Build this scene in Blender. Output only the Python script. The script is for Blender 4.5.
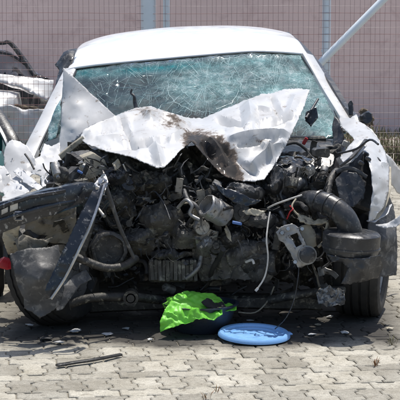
import bpy, bmesh, math, random
import numpy as np
from mathutils import Vector, Matrix, noise, geometry
R = math.radians
for o in list(bpy.data.objects): bpy.data.objects.remove(o)
SC = bpy.context.scene
COL = SC.collection
# ------------------------------------------------------------------ camera, sky, sun
CH, FPX = 1.6, 1520.0
PITCH = math.atan(176 / FPX)
cd = bpy.data.cameras.new('camera'); cam = bpy.data.objects.new('camera', cd); COL.objects.link(cam)
cam.location = (0, 0, CH); cam.rotation_euler = (math.pi / 2 - PITCH, 0, 0)
cd.sensor_width = 36; cd.lens = 36 * FPX / 400; cd.clip_end = 500
SC.camera = cam
SUN_EL, SUN_AZ = 75.0, 28.0        # azimuth measured from +Y (away from the camera) towards +X
W = bpy.data.worlds.new('World'); SC.world = W; W.use_nodes = True
nt = W.node_tree
sky = nt.nodes.new('ShaderNodeTexSky'); sky.sky_type = 'NISHITA'; sky.sun_disc = False
sky.sun_elevation = R(SUN_EL); sky.sun_rotation = R(SUN_AZ); sky.dust_density = 2.0
bg = nt.nodes['Background']; bg.inputs[1].default_value = 0.135
nt.links.new(sky.outputs[0], bg.inputs[0])
sl = bpy.data.lights.new('sun', 'SUN'); sl.energy = 4.1; sl.angle = R(0.53); sl.color = (1, .96, .9)
so = bpy.data.objects.new('sun', sl); COL.objects.link(so)
sd = Vector((math.cos(R(SUN_EL)) * math.sin(R(SUN_AZ)), math.cos(R(SUN_EL)) * math.cos(R(SUN_AZ)), math.sin(R(SUN_EL))))
so.rotation_euler = sd.to_track_quat('Z', 'Y').to_euler(); so.location = (0, 8, 12)
SC.view_settings.view_transform = 'Standard'; SC.view_settings.look = 'None'
SC.view_settings.exposure = 0.25; SC.view_settings.gamma = 1
SC.cycles.filter_width = 1.9
SC.render.resolution_x = SC.render.resolution_y = 1024
random.seed(7)
rnd = random.uniform
# ------------------------------------------------------------------ pixels to places
UPV = Vector((0, math.sin(PITCH), math.cos(PITCH))); FWV = Vector((0, math.cos(PITCH), -math.sin(PITCH)))
def ray(px, py): return Vector(((px - 200) / FPX, 0, 0)) + UPV * (-(py - 200) / FPX) + FWV
def P(px, py, Y):
    d = ray(px, py); return Vector((0, 0, CH)) + d * (Y / d.y)
def G(px, py, z=0):
    d = ray(px, py); return Vector((0, 0, CH)) + d * ((z - CH) / d.z)
# ------------------------------------------------------------------ materials
def mat(name, col, rough=.5, metal=0, var=None, vscale=6, vamt=.5, bump=0, bscale=40, coat=0, spec=.5,
        var2=None, v2scale=30, v2lo=.55, v2hi=.7, soot=False, rvar=0.15, per_obj=0):
    m = bpy.data.materials.new(name); m.use_nodes = True
    n, l = m.node_tree.nodes, m.node_tree.links
    b = n['Principled BSDF']
    b.inputs['Roughness'].default_value = rough; b.inputs['Metallic'].default_value = metal
    b.inputs['Specular IOR Level'].default_value = spec
    if coat: b.inputs['Coat Weight'].default_value = coat; b.inputs['Coat Roughness'].default_value = .08
    tc = n.new('ShaderNodeTexCoord')
    gp = n.new('ShaderNodeNewGeometry')
    out = None
    rgb = n.new('ShaderNodeRGB'); rgb.outputs[0].default_value = (*col, 1); out = rgb.outputs[0]
    def mix(f, a, bcol):
        mx = n.new('ShaderNodeMix'); mx.data_type = 'RGBA'
        if hasattr(f, 'node'): l.new(f, mx.inputs[0])
        else: mx.inputs[0].default_value = f
        l.new(a, mx.inputs[6])
        if hasattr(bcol, 'node'): l.new(bcol, mx.inputs[7])
        else: mx.inputs[7].default_value = (*bcol, 1)
        return mx.outputs[2]
    def nz(scale, det=6, rg=.6, dist=0):
        t = n.new('ShaderNodeTexNoise'); t.inputs['Scale'].default_value = scale; t.inputs['Detail'].default_value = det
        t.inputs['Roughness'].default_value = rg; t.inputs['Distortion'].default_value = dist
        l.new(gp.outputs['Position'], t.inputs['Vector']); return t.outputs[0]
    def ramp(s, lo, hi, a=0, bb=1):
        r = n.new('ShaderNodeMapRange'); r.inputs[1].default_value = lo; r.inputs[2].default_value = hi
        r.inputs[3].default_value = a; r.inputs[4].default_value = bb; l.new(s, r.inputs[0]); return r.outputs[0]
    if var: out = mix(ramp(nz(vscale), .35, .7, 0, vamt), out, var)
    if var2: out = mix(ramp(nz(v2scale, 8, .65, .5), v2lo, v2hi), out, var2)
    if per_obj:
        oi = n.new('ShaderNodeObjectInfo')
        at = n.new('ShaderNodeAttribute'); at.attribute_name = 'rnd'
        ad = n.new('ShaderNodeMath'); ad.operation = 'ADD'; l.new(oi.outputs['Random'], ad.inputs[0]); l.new(at.outputs['Fac'], ad.inputs[1])
        fr = n.new('ShaderNodeMath'); fr.operation = 'FRACT'; l.new(ad.outputs[0], fr.inputs[0])
        hs = n.new('ShaderNodeHueSaturation'); l.new(out, hs.inputs['Color'])
        l.new(ramp(fr.outputs[0], 0, 1, 1 - per_obj, 1 + per_obj * .35), hs.inputs['Value']); out = hs.outputs[0]
    if soot:
        at = n.new('ShaderNodeAttribute'); at.attribute_name = 'soot'
        s1 = n.new('ShaderNodeMath'); s1.operation = 'ADD'; l.new(at.outputs['Fac'], s1.inputs[0]); l.new(ramp(nz(25, 6, .7), .3, .7, -.35, .35), s1.inputs[1])
        s2 = n.new('ShaderNodeMath'); s2.operation = 'MULTIPLY'; l.new(ramp(s1.outputs[0], .25, .9), s2.inputs[0])
        l.new(ramp(at.outputs['Fac'], 0, .2), s2.inputs[1])
        cr = n.new('ShaderNodeValToRGB'); l.new(s2.outputs[0], cr.inputs[0])
        cr.color_ramp.elements[0].color = (.34, .28, .22, 1); cr.color_ramp.elements[1].color = (.012, .01, .009, 1)
        e = cr.color_ramp.elements.new(.35); e.color = (.13, .095, .07, 1)
        out = mix(ramp(s2.outputs[0], .0, .5), out, cr.outputs[0])
        l.new(ramp(s2.outputs[0], 0, .4, rough, .9), b.inputs['Roughness'])
    elif rvar:
        l.new(ramp(nz(vscale * 3), .3, .7, max(.03, rough - rvar), min(1, rough + rvar)), b.inputs['Roughness'])
    l.new(out, b.inputs['Base Color'])
    if bump:
        bp = n.new('ShaderNodeBump'); bp.inputs['Strength'].default_value = bump; bp.inputs['Distance'].default_value = .01
        l.new(nz(bscale, 8, .65), bp.inputs['Height']); l.new(bp.outputs[0], b.inputs['Normal'])
    return m
M = {}
M['white'] = mat('white_paint', (.57, .57, .565), .36, 0, (.40, .39, .37), 5, .8, .06, 18, .2, var2=(.24, .20, .16), v2scale=24, v2lo=.60, v2hi=.70, soot=True)
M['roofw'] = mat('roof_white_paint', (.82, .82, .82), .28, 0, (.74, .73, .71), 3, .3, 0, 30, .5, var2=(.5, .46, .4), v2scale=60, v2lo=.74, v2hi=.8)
M['greyw'] = mat('scraped_white_panel', (.50, .51, .52), .4, 0, (.42, .41, .39), 7, .7, .15, 40, .1, var2=(.12, .10, .09), v2scale=26, v2lo=.6, v2hi=.72)
M['blackpl'] = mat('black_plastic', (.013, .014, .016), .36, 0, (.055, .055, .056), 8, .8, .18, 60, var2=(.20, .19, .175), v2scale=30, v2lo=.54, v2hi=.74)
M['blackgl'] = mat('black_gloss_trim', (.008, .010, .014), .22, 0, (.03, .034, .042), 9, .6, .12, 50, .2, var2=(.34, .34, .33), v2scale=38, v2lo=.57, v2hi=.70)
M['dusty'] = mat('dusty_dark_plastic', (.035, .036, .038), .6, 0, (.11, .108, .104), 9, .8, .2, 60, var2=(.26, .25, .23), v2scale=24, v2lo=.53, v2hi=.74)
M['oily'] = mat('oily_dark_metal', (.026, .025, .024), .45, .3, (.09, .085, .075), 14, .8, .4, 70, var2=(.28, .26, .22), v2scale=42, v2lo=.55, v2hi=.72)
M['engine'] = mat('greasy_engine', (.014, .0135, .013), .5, .15, (.068, .064, .054), 18, .9, .5, 80, var2=(.26, .245, .19), v2scale=30, v2lo=.54, v2hi=.70)
M['casting'] = mat('dusty_cast_metal', (.11, .105, .095), .6, .1, (.045, .042, .038), 16, .9, .5, 70, var2=(.30, .29, .25), v2scale=26, v2lo=.55, v2hi=.72)
M['alu'] = mat('dirty_aluminium', (.36, .36, .35), .45, .55, (.14, .13, .12), 14, .8, .25, 70, var2=(.05, .04, .035), v2scale=40, v2lo=.55, v2hi=.68)
M['steel'] = mat('bare_bent_steel', (.5, .5, .5), .3, .8, (.2, .19, .18), 14, .7, .1, 70)
M['galv'] = mat('galvanised_steel', (.74, .80, .83), .55, .05, (.60, .67, .71), 6, .6, .05, 40)
M['beige'] = mat('dirty_beige_plastic', (.42, .38, .29), .55, 0, (.20, .17, .12), 14, .8, .1, 60, var2=(.06, .05, .04), v2scale=30, v2lo=.56, v2hi=.7)
M['mud'] = mat('muddy_rail_metal', (.22, .20, .16), .75, 0, (.09, .08, .06), 12, .8, .3, 60, var2=(.035, .03, .025), v2scale=26, v2lo=.52, v2hi=.68)
M['rubber'] = mat('tyre_rubber', (.016, .016, .016), .75, 0, (.045, .042, .038), 10, .7, .2, 90)
M['rustw'] = mat('rusty_wire', (.15, .055, .055), .8, 0, (.34, .23, .22), 2.6, .95)
M['paleW'] = mat('pale_wire', (.40, .36, .35), .6, 0, (.28, .17, .15), 2.2, .8)
M['greyW'] = mat('dull_wire', (.30, .20, .195), .7, 0, (.34, .23, .22), 2.5, .8)
M['whitewire'] = mat('white_cord', (.62, .60, .55), .6, 0, (.35, .33, .3), 40, .8)
M['red'] = mat('red_plastic', (.42, .02, .03), .3, 0, (.25, .02, .02), 20, .5)
M['blueplug'] = mat('blue_connector', (.08, .17, .42), .4)
M['brown'] = mat('torn_brown_foam', (.17, .125, .08), .85, 0, (.05, .04, .03), 40, .8, .5, 90)
M['wall'] = mat('painted_wall', (.74, .575, .535), .9, 0, (.66, .51, .475), 1.3, .8, .1, 25, var2=(.50, .36, .34), v2scale=3, v2lo=.52, v2hi=.78)
M['paver'] = mat('concrete_paver', (.52, .49, .415), .92, 0, (.34, .31, .245), 4, .85, .6, 130, spec=.2, var2=(.24, .215, .165), v2scale=17, v2lo=.55, v2hi=.74, per_obj=.33)
M['concrete'] = mat('pale_bounce_ground', (.50, .46, .40), .92, 0, (.38, .35, .30), 2, .8, .2, 40, spec=.2)  # pale tone for the added bounce sheet behind the fence
M['sand'] = mat('joint_sand', (.25, .23, .185), .95, 0, (.14, .125, .10), 20, .8, .5, 120, spec=.1)
M['basin'] = mat('navy_plastic_basin', (.022, .028, .042), .35, 0, (.03, .04, .06), 20, .5)
M['lid'] = mat('blue_plastic_lid', (.20, .42, .76), .3, 0, (.27, .47, .76), 12, .5)
M['cloth'] = mat('black_cloth', (.01, .01, .011), .8)
M['seat'] = mat('dark_seat_cloth', (.05, .052, .055), .9, 0, (.09, .09, .09), 20, .5)
M['teal'] = mat('teal_car_paint', (.03, .20, .20), .35, 0, (.10, .24, .23), 6, .5, coat=.4)
M['grass'] = mat('dry_weeds', (.06, .068, .034), .8, 0, (.16, .13, .06), 9, .8)
M['rustleaf'] = mat('red_brown_weed', (.22, .08, .035), .8, 0, (.12, .12, .04), 30, .8)
M['shiny'] = mat('crumpled_foil_shield', (.30, .30, .30), .35, .7, (.1, .1, .1), 20, .8, .4, 60)
# oil stain plus the car's shade painted into the paver colour, blotchy edge
def stain_and_shade_pavers(m):
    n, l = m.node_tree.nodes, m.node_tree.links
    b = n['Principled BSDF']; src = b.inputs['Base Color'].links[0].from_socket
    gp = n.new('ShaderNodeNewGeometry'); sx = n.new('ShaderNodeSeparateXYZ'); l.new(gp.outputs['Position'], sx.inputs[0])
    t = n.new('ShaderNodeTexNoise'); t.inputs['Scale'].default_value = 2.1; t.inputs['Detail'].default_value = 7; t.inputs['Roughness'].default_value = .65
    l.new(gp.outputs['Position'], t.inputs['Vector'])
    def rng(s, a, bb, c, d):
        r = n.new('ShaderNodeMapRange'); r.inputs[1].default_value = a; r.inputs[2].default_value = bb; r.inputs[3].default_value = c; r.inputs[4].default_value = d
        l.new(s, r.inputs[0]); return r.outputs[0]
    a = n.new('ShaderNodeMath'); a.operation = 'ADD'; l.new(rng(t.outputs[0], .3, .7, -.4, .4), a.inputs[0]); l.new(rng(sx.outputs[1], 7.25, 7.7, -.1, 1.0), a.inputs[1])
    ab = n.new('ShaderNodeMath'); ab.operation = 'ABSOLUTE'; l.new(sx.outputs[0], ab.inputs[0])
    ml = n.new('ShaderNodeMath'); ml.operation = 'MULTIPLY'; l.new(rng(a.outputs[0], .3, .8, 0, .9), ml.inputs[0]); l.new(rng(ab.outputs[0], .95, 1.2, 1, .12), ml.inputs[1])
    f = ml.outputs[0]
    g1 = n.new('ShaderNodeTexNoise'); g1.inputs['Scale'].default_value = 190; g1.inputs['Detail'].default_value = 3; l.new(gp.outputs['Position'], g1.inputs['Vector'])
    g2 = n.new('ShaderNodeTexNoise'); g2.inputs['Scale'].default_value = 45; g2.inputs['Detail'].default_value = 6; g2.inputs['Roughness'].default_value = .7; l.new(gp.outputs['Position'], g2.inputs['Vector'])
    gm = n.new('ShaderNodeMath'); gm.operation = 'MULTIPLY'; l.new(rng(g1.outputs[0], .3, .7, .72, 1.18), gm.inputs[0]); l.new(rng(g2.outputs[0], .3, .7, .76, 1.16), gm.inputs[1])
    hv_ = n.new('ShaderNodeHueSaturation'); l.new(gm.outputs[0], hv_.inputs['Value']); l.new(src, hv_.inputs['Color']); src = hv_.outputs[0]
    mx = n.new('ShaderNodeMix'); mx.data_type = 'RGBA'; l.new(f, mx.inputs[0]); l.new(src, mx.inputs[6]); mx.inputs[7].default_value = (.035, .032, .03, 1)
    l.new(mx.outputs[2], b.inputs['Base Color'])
stain_and_shade_pavers(M['paver'])
def glass_mat(name, tint, crack, crack_col):
    m = bpy.data.materials.new(name); m.use_nodes = True
    n, l = m.node_tree.nodes, m.node_tree.links
    for x in list(n): n.remove(x)
    out = n.new('ShaderNodeOutputMaterial')
    tr = n.new('ShaderNodeBsdfTransparent'); tr.inputs[0].default_value = (*tint, 1)
    gl = n.new('ShaderNodeBsdfGlossy'); gl.inputs['Roughness'].default_value = .06
    fr = n.new('ShaderNodeFresnel'); fr.inputs[0].default_value = 1.5
    m1 = n.new('ShaderNodeMixShader'); l.new(fr.outputs[0], m1.inputs[0]); l.new(tr.outputs[0], m1.inputs[1]); l.new(gl.outputs[0], m1.inputs[2])
    last = m1.outputs[0]
    if crack:
        gp = n.new('ShaderNodeNewGeometry')
        nzv = n.new('ShaderNodeTexNoise'); nzv.inputs['Scale'].default_value = 7; nzv.inputs['Detail'].default_value = 3
        l.new(gp.outputs['Position'], nzv.inputs['Vector'])
        va = n.new('ShaderNodeVectorMath'); va.operation = 'MULTIPLY_ADD'; va.inputs[1].default_value = (.03, .03, .03)
        l.new(nzv.outputs['Color'], va.inputs[0]); l.new(gp.outputs['Position'], va.inputs[2])
        def ramp(s, lo, hi, a, bb):
            r = n.new('ShaderNodeMapRange'); r.inputs[1].default_value = lo; r.inputs[2].default_value = hi; r.inputs[3].default_value = a; r.inputs[4].default_value = bb
            l.new(s, r.inputs[0]); return r.outputs[0]
        def mth(op, a, b_):
            k = n.new('ShaderNodeMath'); k.operation = op; k.use_clamp = True
            for i, v in enumerate((a, b_)):
                if hasattr(v, 'node'): l.new(v, k.inputs[i])
                else: k.inputs[i].default_value = v
            return k.outputs[0]
        den = n.new('ShaderNodeAttribute'); den.attribute_name = 'soot'
        tot = None
        for sc, wid, w in ((13, .018, .95), (27, .03, .8), (60, .07, .7)):
            v = n.new('ShaderNodeTexVoronoi'); v.feature = 'DISTANCE_TO_EDGE'; v.inputs['Scale'].default_value = sc
            l.new(va.outputs[0], v.inputs['Vector'])
            e = ramp(v.outputs['Distance'], 0, wid, w, 0)
            e = mth('MULTIPLY', e, ramp(den.outputs['Fac'], *{13: (.15, .6), 27: (.2, .75), 60: (.35, .95)}[sc], .0, 1))
            tot = e if tot is None else mth('MAXIMUM', tot, e)
        n2 = n.new('ShaderNodeTexNoise'); n2.inputs['Scale'].default_value = 16; n2.inputs['Detail'].default_value = 8; n2.inputs['Roughness'].default_value = .7
        l.new(gp.outputs['Position'], n2.inputs['Vector'])
        n3 = n.new('ShaderNodeTexNoise'); n3.inputs['Scale'].default_value = 4.5; n3.inputs['Detail'].default_value = 4; l.new(gp.outputs['Position'], n3.inputs['Vector'])
        hz = mth('MULTIPLY', ramp(n2.outputs[0], .36, .72, .10, .75), ramp(den.outputs['Fac'], .05, .9, .10, 1.0))
        tot = mth('MULTIPLY', tot, ramp(n2.outputs[0], .3, .62, .25, 1))
        tot = mth('MULTIPLY', mth('ADD', tot, hz), ramp(n3.outputs[0], .36, .56, .4, 1.0))
        df = n.new('ShaderNodeBsdfDiffuse')
        mc = n.new('ShaderNodeMix'); mc.data_type = 'RGBA'; l.new(ramp(n2.outputs[0], .45, .62, 0, 1), mc.inputs[0])
        mc.inputs[6].default_value = (crack_col[0] * .58, crack_col[1] * .86, crack_col[2] * .86, 1); mc.inputs[7].default_value = (*crack_col, 1)
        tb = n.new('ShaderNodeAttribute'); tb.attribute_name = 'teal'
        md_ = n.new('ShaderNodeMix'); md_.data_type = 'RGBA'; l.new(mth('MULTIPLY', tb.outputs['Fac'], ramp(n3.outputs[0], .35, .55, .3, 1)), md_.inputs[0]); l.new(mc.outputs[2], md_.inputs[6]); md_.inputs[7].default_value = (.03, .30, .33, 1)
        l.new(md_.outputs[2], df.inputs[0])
        tl = n.new('ShaderNodeBsdfTranslucent'); l.new(md_.outputs[2], tl.inputs[0])
        mm = n.new('ShaderNodeMixShader'); mm.inputs[0].default_value = .4; l.new(df.outputs[0], mm.inputs[1]); l.new(tl.outputs[0], mm.inputs[2])
        m2 = n.new('ShaderNodeMixShader'); l.new(tot, m2.inputs[0]); l.new(last, m2.inputs[1]); l.new(mm.outputs[0], m2.inputs[2])
        last = m2.outputs[0]
        vb = n.new('ShaderNodeTexVoronoi'); vb.inputs['Scale'].default_value = 30; l.new(va.outputs[0], vb.inputs['Vector'])
        bp = n.new('ShaderNodeBump'); bp.inputs['Strength'].default_value = .35; bp.inputs['Distance'].default_value = .01; l.new(vb.outputs['Color'], bp.inputs['Height'])
        l.new(bp.outputs[0], gl.inputs['Normal'])
    l.new(last, out.inputs[0])
    return m
M['glass'] = glass_mat('shattered_teal_glass', (.52, .58, .60), True, (.70, .82, .82))
M['window'] = glass_mat('tinted_window_glass', (.30, .45, .46), False, None)
M['greyglass'] = glass_mat('dull_grey_glass', (.62, .64, .64), False, None)
def bag_mat():
    m = bpy.data.materials.new('green_plastic_film'); m.use_nodes = True
    n, l = m.node_tree.nodes, m.node_tree.links
    b = n['Principled BSDF']; b.inputs['Base Color'].default_value = (.30, .80, .10, 1); b.inputs['Roughness'].default_value = .42
    tl = n.new('ShaderNodeBsdfTranslucent'); tl.inputs[0].default_value = (.30, .90, .06, 1)
    mx = n.new('ShaderNodeMixShader'); mx.inputs[0].default_value = .4
    l.new(b.outputs[0], mx.inputs[1]); l.new(tl.outputs[0], mx.inputs[2]); l.new(mx.outputs[0], n['Material Output'].inputs[0])
    return m
M['bag'] = bag_mat()
M['crackg'] = mat('crack_edge_glass', (.52, .68, .68), .4, 0, (.22, .36, .37), 9, .95)
# ------------------------------------------------------------------ builders
def obj(name, verts, faces, m, parent=None, smooth=True, attr=None, sharp=40):
    me = bpy.data.meshes.new(name); me.from_pydata([tuple(v) for v in verts], [], faces); me.update()
    if m: me.materials.append(m if not isinstance(m, str) else M[m])
    if smooth:
        me.polygons.foreach_set('use_smooth', [True] * len(me.polygons))
        if sharp: me.set_sharp_from_angle(angle=R(sharp))
    if attr is not None:
        a = me.attributes.new('soot', 'FLOAT', 'POINT'); a.data.foreach_set('value', attr)
    o = bpy.data.objects.new(name, me); COL.objects.link(o)
    if parent: o.parent = parent; o.matrix_parent_inverse = parent.matrix_world.inverted()
    return o
def tag(o, label, cat, group=None):
    o['label'] = label; o['category'] = cat
    if group: o['group'] = group
    return o
def struct(o): o['kind'] = 'structure'; return o
def stuff(o): o['kind'] = 'stuff'; return o
def thing(name, label, cat, loc, rz=0, group=None):
    o = bpy.data.objects.new(name, None); COL.objects.link(o); o.location = loc; o.rotation_euler = (0, 0, rz)
    o.empty_display_size = .1; o.matrix_world = Matrix.Translation(loc) @ Matrix.Rotation(rz, 4, 'Z')
    return tag(o, label, cat, group)
def crum(p, f, seed=0):
    q = Vector((p.x + seed * 3.1, p.y - seed * 1.7, p.z + seed * 2.3)) * f
    a = 1 - 2.2 * abs(noise.noise(q)); b = 1 - 2.2 * abs(noise.noise(q * 2.3 + Vector((9, 3, 1))))
    d = noise.voronoi(q * 1.3)[0]; c = (d[1] - d[0])
    return (a * .5 + b * .25 + (c - .3) * .7)
class MB:
    def __init__(s): s.v = []; s.f = []
    def add(s, v, f):
        k = len(s.v); s.v += v; s.f += [tuple(i + k for i in q) for q in f]
    def box(s, c, size, rot=None, ch=.12, taper=1):
        hx, hy, hz = [q / 2 for q in size]; b = ch * min(size)
        rot = rot or Matrix.Identity(3); c = Vector(c); v = []
        for z, t, k in ((-hz, 1, b), (-hz + b, 1, 0), (hz - b, taper, 0), (hz, taper, b)):
            for x, y in ((-1, -1), (1, -1), (1, 1), (-1, 1)):
                v.append(c + rot @ Vector((x * (hx - k) * t, y * (hy - k) * t, z)))
        f = [(3, 2, 1, 0), (12, 13, 14, 15)]
        for r in range(3):
            for i in range(4):
                a = r * 4 + i; d = r * 4 + (i + 1) % 4; f.append((a, d, d + 4, a + 4))
        s.add(v, f); return s
    def tube(s, pts, r, n=8, sub=4, cap=True, rad=None, sq=None):
        pts = [Vector(p) for p in pts]
        ps, rs = [], []
        m = len(pts)
        rr = rad or [r] * m
        if m == 2 or sub <= 1: ps, rs = pts, rr
        else:
            for i in range(m - 1):
                p0 = pts[max(0, i - 1)]; p1 = pts[i]; p2 = pts[i + 1]; p3 = pts[min(m - 1, i + 2)]
                for k in range(sub):
                    t = k / sub
                    ps.append(.5 * ((2 * p1) + (p2 - p0) * t + (2 * p0 - 5 * p1 + 4 * p2 - p3) * t * t + (3 * p1 - p0 - 3 * p2 + p3) * t ** 3))
                    rs.append(rr[i] * (1 - t) + rr[i + 1] * t)
            ps.append(pts[-1]); rs.append(rr[-1])
        v, f = [], []
        up = None
        for i, p in enumerate(ps):
            d = (ps[min(i + 1, len(ps) - 1)] - ps[max(i - 1, 0)])
            d = d.normalized() if d.length > 1e-9 else Vector((0, 0, 1))
            if up is None:
                up = d.orthogonal().normalized() if sq is None else Vector(sq)
            up = (up - d * up.dot(d));
            up = up.normalized() if up.length > 1e-6 else d.orthogonal().normalized()
            sd_ = d.cross(up)
            for k in range(n):
                a = 2 * math.pi * (k + .5 * (n == 4)) / n
                v.append(p + (up * math.cos(a) + sd_ * math.sin(a)) * rs[i])
        for i in range(len(ps) - 1):
            for k in range(n):
                a = i * n + k; b = i * n + (k + 1) % n; f.append((a, b, b + n, a + n))
        if cap: f += [tuple(range(n))[::-1], tuple((len(ps) - 1) * n + k for k in range(n))]
        s.add(v, f); return s
    def lathe(s, prof, c, axis=(0, 0, 1), n=24, jit=0):
        c = Vector(c); ax = Vector(axis).normalized(); u = ax.orthogonal().normalized(); w = ax.cross(u); v, f = [], []
        for (r, h) in prof:
            for k in range(n):
                a = 2 * math.pi * k / n; v.append(c + ax * h + (u * math.cos(a) + w * math.sin(a)) * max(r, 1e-4) * (1 + jit * noise.noise(Vector((math.cos(a) * 2, math.sin(a) * 2, h * 9)))))
        for i in range(len(prof) - 1):
            for k in range(n):
                a = i * n + k; b = i * n + (k + 1) % n; f.append((a, b, b + n, a + n))
        s.add(v, f); return s
    def beam(s, pts, w, h, up=(0, 0, 1), sub=5, n=8):
        """rounded-rectangle section swept along a path; w across, h along up"""
        pts = [Vector(p) for p in pts]; m = len(pts); ps = []
        for i in range(m - 1):
            p0 = pts[max(0, i - 1)]; p1 = pts[i]; p2 = pts[i + 1]; p3 = pts[min(m - 1, i + 2)]
            for k in range(sub):
                t = k / sub
                ps.append(.5 * ((2 * p1) + (p2 - p0) * t + (2 * p0 - 5 * p1 + 4 * p2 - p3) * t * t + (3 * p1 - p0 - 3 * p2 + p3) * t ** 3))
        ps.append(pts[-1]); v, f = [], []
        sec = [(-.5, -.35), (-.38, -.5), (.38, -.5), (.5, -.35), (.5, .35), (.38, .5), (-.38, .5), (-.5, .35)]
        L = len(ps)
        for i, p in enumerate(ps):
            d = (ps[min(i + 1, L - 1)] - ps[max(i - 1, 0)]).normalized(); u = Vector(up); u = (u - d * u.dot(d)).normalized(); sdv = d.cross(u)
            t = i / (L - 1)
            ww = w if not isinstance(w, tuple) else w[0] * (1 - t) + w[1] * t
            hh = h if not isinstance(h, tuple) else h[0] * (1 - t) + h[1] * t
            for a, b in sec: v.append(p + sdv * a * ww + u * b * hh)
        for i in range(L - 1):
            for k in range(8):
                a = i * 8 + k; b = i * 8 + (k + 1) % 8; f.append((a, b, b + 8, a + 8))
        f += [tuple(range(8))[::-1], tuple((L - 1) * 8 + k for k in range(8))]
        s.add(v, f); return s
    def dent(s, amp, f, seed=0):
        s.v = [v + Vector((crum(v, f, seed), crum(v, f, seed + 5), crum(v, f, seed + 9))) * amp for v in s.v]; return s
    def build(s, name, m, parent=None, smooth=True, sharp=40): return obj(name, s.v, s.f, m, parent, smooth, None, sharp)
def rotm(ax, ay, az): return (Matrix.Rotation(az, 3, 'Z') @ Matrix.Rotation(ay, 3, 'Y') @ Matrix.Rotation(ax, 3, 'X'))
def inside(x, y, poly):
    c = False; j = len(poly) - 1
    for i in range(len(poly)):
        xi, yi = poly[i][0], poly[i][1]; xj, yj = poly[j][0], poly[j][1]
        if (yi > y) != (yj > y) and x < (xj - xi) * (y - yi) / (yj - yi) + xi: c = not c
        j = i
    return c
def sheet(name, outline, m, parent, inner=(), step=3.0, amp=.01, freq=6, thick=.003, seed=1, stain=None, rag=.4, holes=(), fine=0, folds=0, fh=.02, sharp=35, lines=()):
    """a torn / bent sheet: outline and inner points are (px, py, depth); filled, crumpled in depth and height, given thickness"""
    ctl = list(outline) + list(inner)
    A = np.array([(c[0], c[1]) for c in ctl], float); yv = np.array([c[2] for c in ctl], float)
    D = np.sqrt(((A[:, None] - A[None]) ** 2).sum(-1)); K = np.zeros((len(A) + 3,) * 2); K[:len(A), :len(A)] = D + np.eye(len(A)) * .5
    K[:len(A), len(A)] = 1; K[len(A), :len(A)] = 1; K[:len(A), len(A) + 1:] = A; K[len(A) + 1:, :len(A)] = A.T
    wgt = np.linalg.solve(K + np.eye(len(K)) * 1e-9, np.concatenate([yv, [0, 0, 0]]))
    def dep(x, y):
        d = np.sqrt(((A - (x, y)) ** 2).sum(-1)); return float(d @ wgt[:len(A)] + wgt[len(A)] + wgt[len(A) + 1] * x + wgt[len(A) + 2] * y)
    rs = random.Random(seed)
    bd = []
    N = len(outline)
    for i in range(N):
        a, b = outline[i], outline[(i + 1) % N]; L = math.hypot(b[0] - a[0], b[1] - a[1]); k = max(1, int(L / step))
        for j in range(k):
            t = j / k; g = rag if j else 0
            bd.append((a[0] + (b[0] - a[0]) * t + rs.uniform(-g, g), a[1] + (b[1] - a[1]) * t + rs.uniform(-g, g)))
    pts = [Vector(p) for p in bd]; edges = [(i, (i + 1) % len(bd)) for i in range(len(bd))]
    xs = [p[0] for p in bd]; ys = [p[1] for p in bd]
    y = min(ys) + step * .5; row = 0
    while y < max(ys):
        x = min(xs) + (step * .5 if row % 2 else 0)
        while x < max(xs):
            jx, jy = x + rs.uniform(-.3, .3) * step, y + rs.uniform(-.3, .3) * step
            if inside(jx, jy, bd) and not any(inside(jx, jy, h) for h in holes): pts.append(Vector((jx, jy)))
            x += step
        y += step * .87; row += 1
    hb = []
    for h in holes:
        k0 = len(pts); pts += [Vector(q) for q in h]; edges += [(k0 + i, k0 + (i + 1) % len(h)) for i in range(len(h))]
    for (x0, y0, x1, y1, *_r) in lines:
        k = max(2, int(math.hypot(x1 - x0, y1 - y0) / step)); last = None
        for j in range(1, k):
            q = (x0 + (x1 - x0) * j / k, y0 + (y1 - y0) * j / k)
            if inside(q[0], q[1], bd):
                pts.append(Vector(q))
                if last is not None: edges.append((last, len(pts) - 1))
                last = len(pts) - 1
            else: last = None
    v2, e2, f2, *_ = geometry.delaunay_2d_cdt(pts, edges, [], 1, .01)
    FO = [(*q[:5], q[5] * 1.7) for q in lines]
    for i in range(folds):
        for _ in range(40):
            fx, fy = rs.uniform(min(xs), max(xs)), rs.uniform(min(ys), max(ys))
            if inside(fx, fy, bd): break
        fa = rs.uniform(-.9, .9) + (1.57 if rs.random() < .25 else 0); L = rs.uniform(.10, .34) * (max(xs) - min(xs)) * .5
        FO.append((fx - math.cos(fa) * L, fy - math.sin(fa) * L * .6, fx + math.cos(fa) * L, fy + math.sin(fa) * L * .6, rs.uniform(2.5, 8), rs.uniform(-.8, 1) * fh))
    V, F, S = [], [], []
    for q in v2:
        Y = dep(q.x, q.y); p = P(q.x, q.y, Y)
        c = crum(p, freq, seed); w = crum(p, freq * .9, seed + 4)
        d = Vector((0, -.75, .5)) * c * amp + Vector((.25, 0, .3)) * w * amp * .6
        for (x0, y0, x1, y1, w_, h_) in FO:
            vx, vy = x1 - x0, y1 - y0; t = ((q.x - x0) * vx + (q.y - y0) * vy) / (vx * vx + vy * vy + 1e-6)
            if 0 < t < 1:
                dd = math.hypot(q.x - x0 - t * vx, (q.y - y0 - t * vy) * 1.5)
                if dd < w_: d += Vector((0, -.45, .8)) * h_ * (1 - dd / w_) * math.sin(t * math.pi) ** .5
        if lines:
            d *= min(1, .25 + min(math.hypot(q.x - e_[0], q.y - e_[1]) for e_ in bd) / 9)
        if fine: d += Vector((0, -.6, .6)) * crum(p, freq * 4, seed + 7) * fine
        V.append(p + d); S.append(stain(q.x, q.y) if stain else 0.0)
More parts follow.
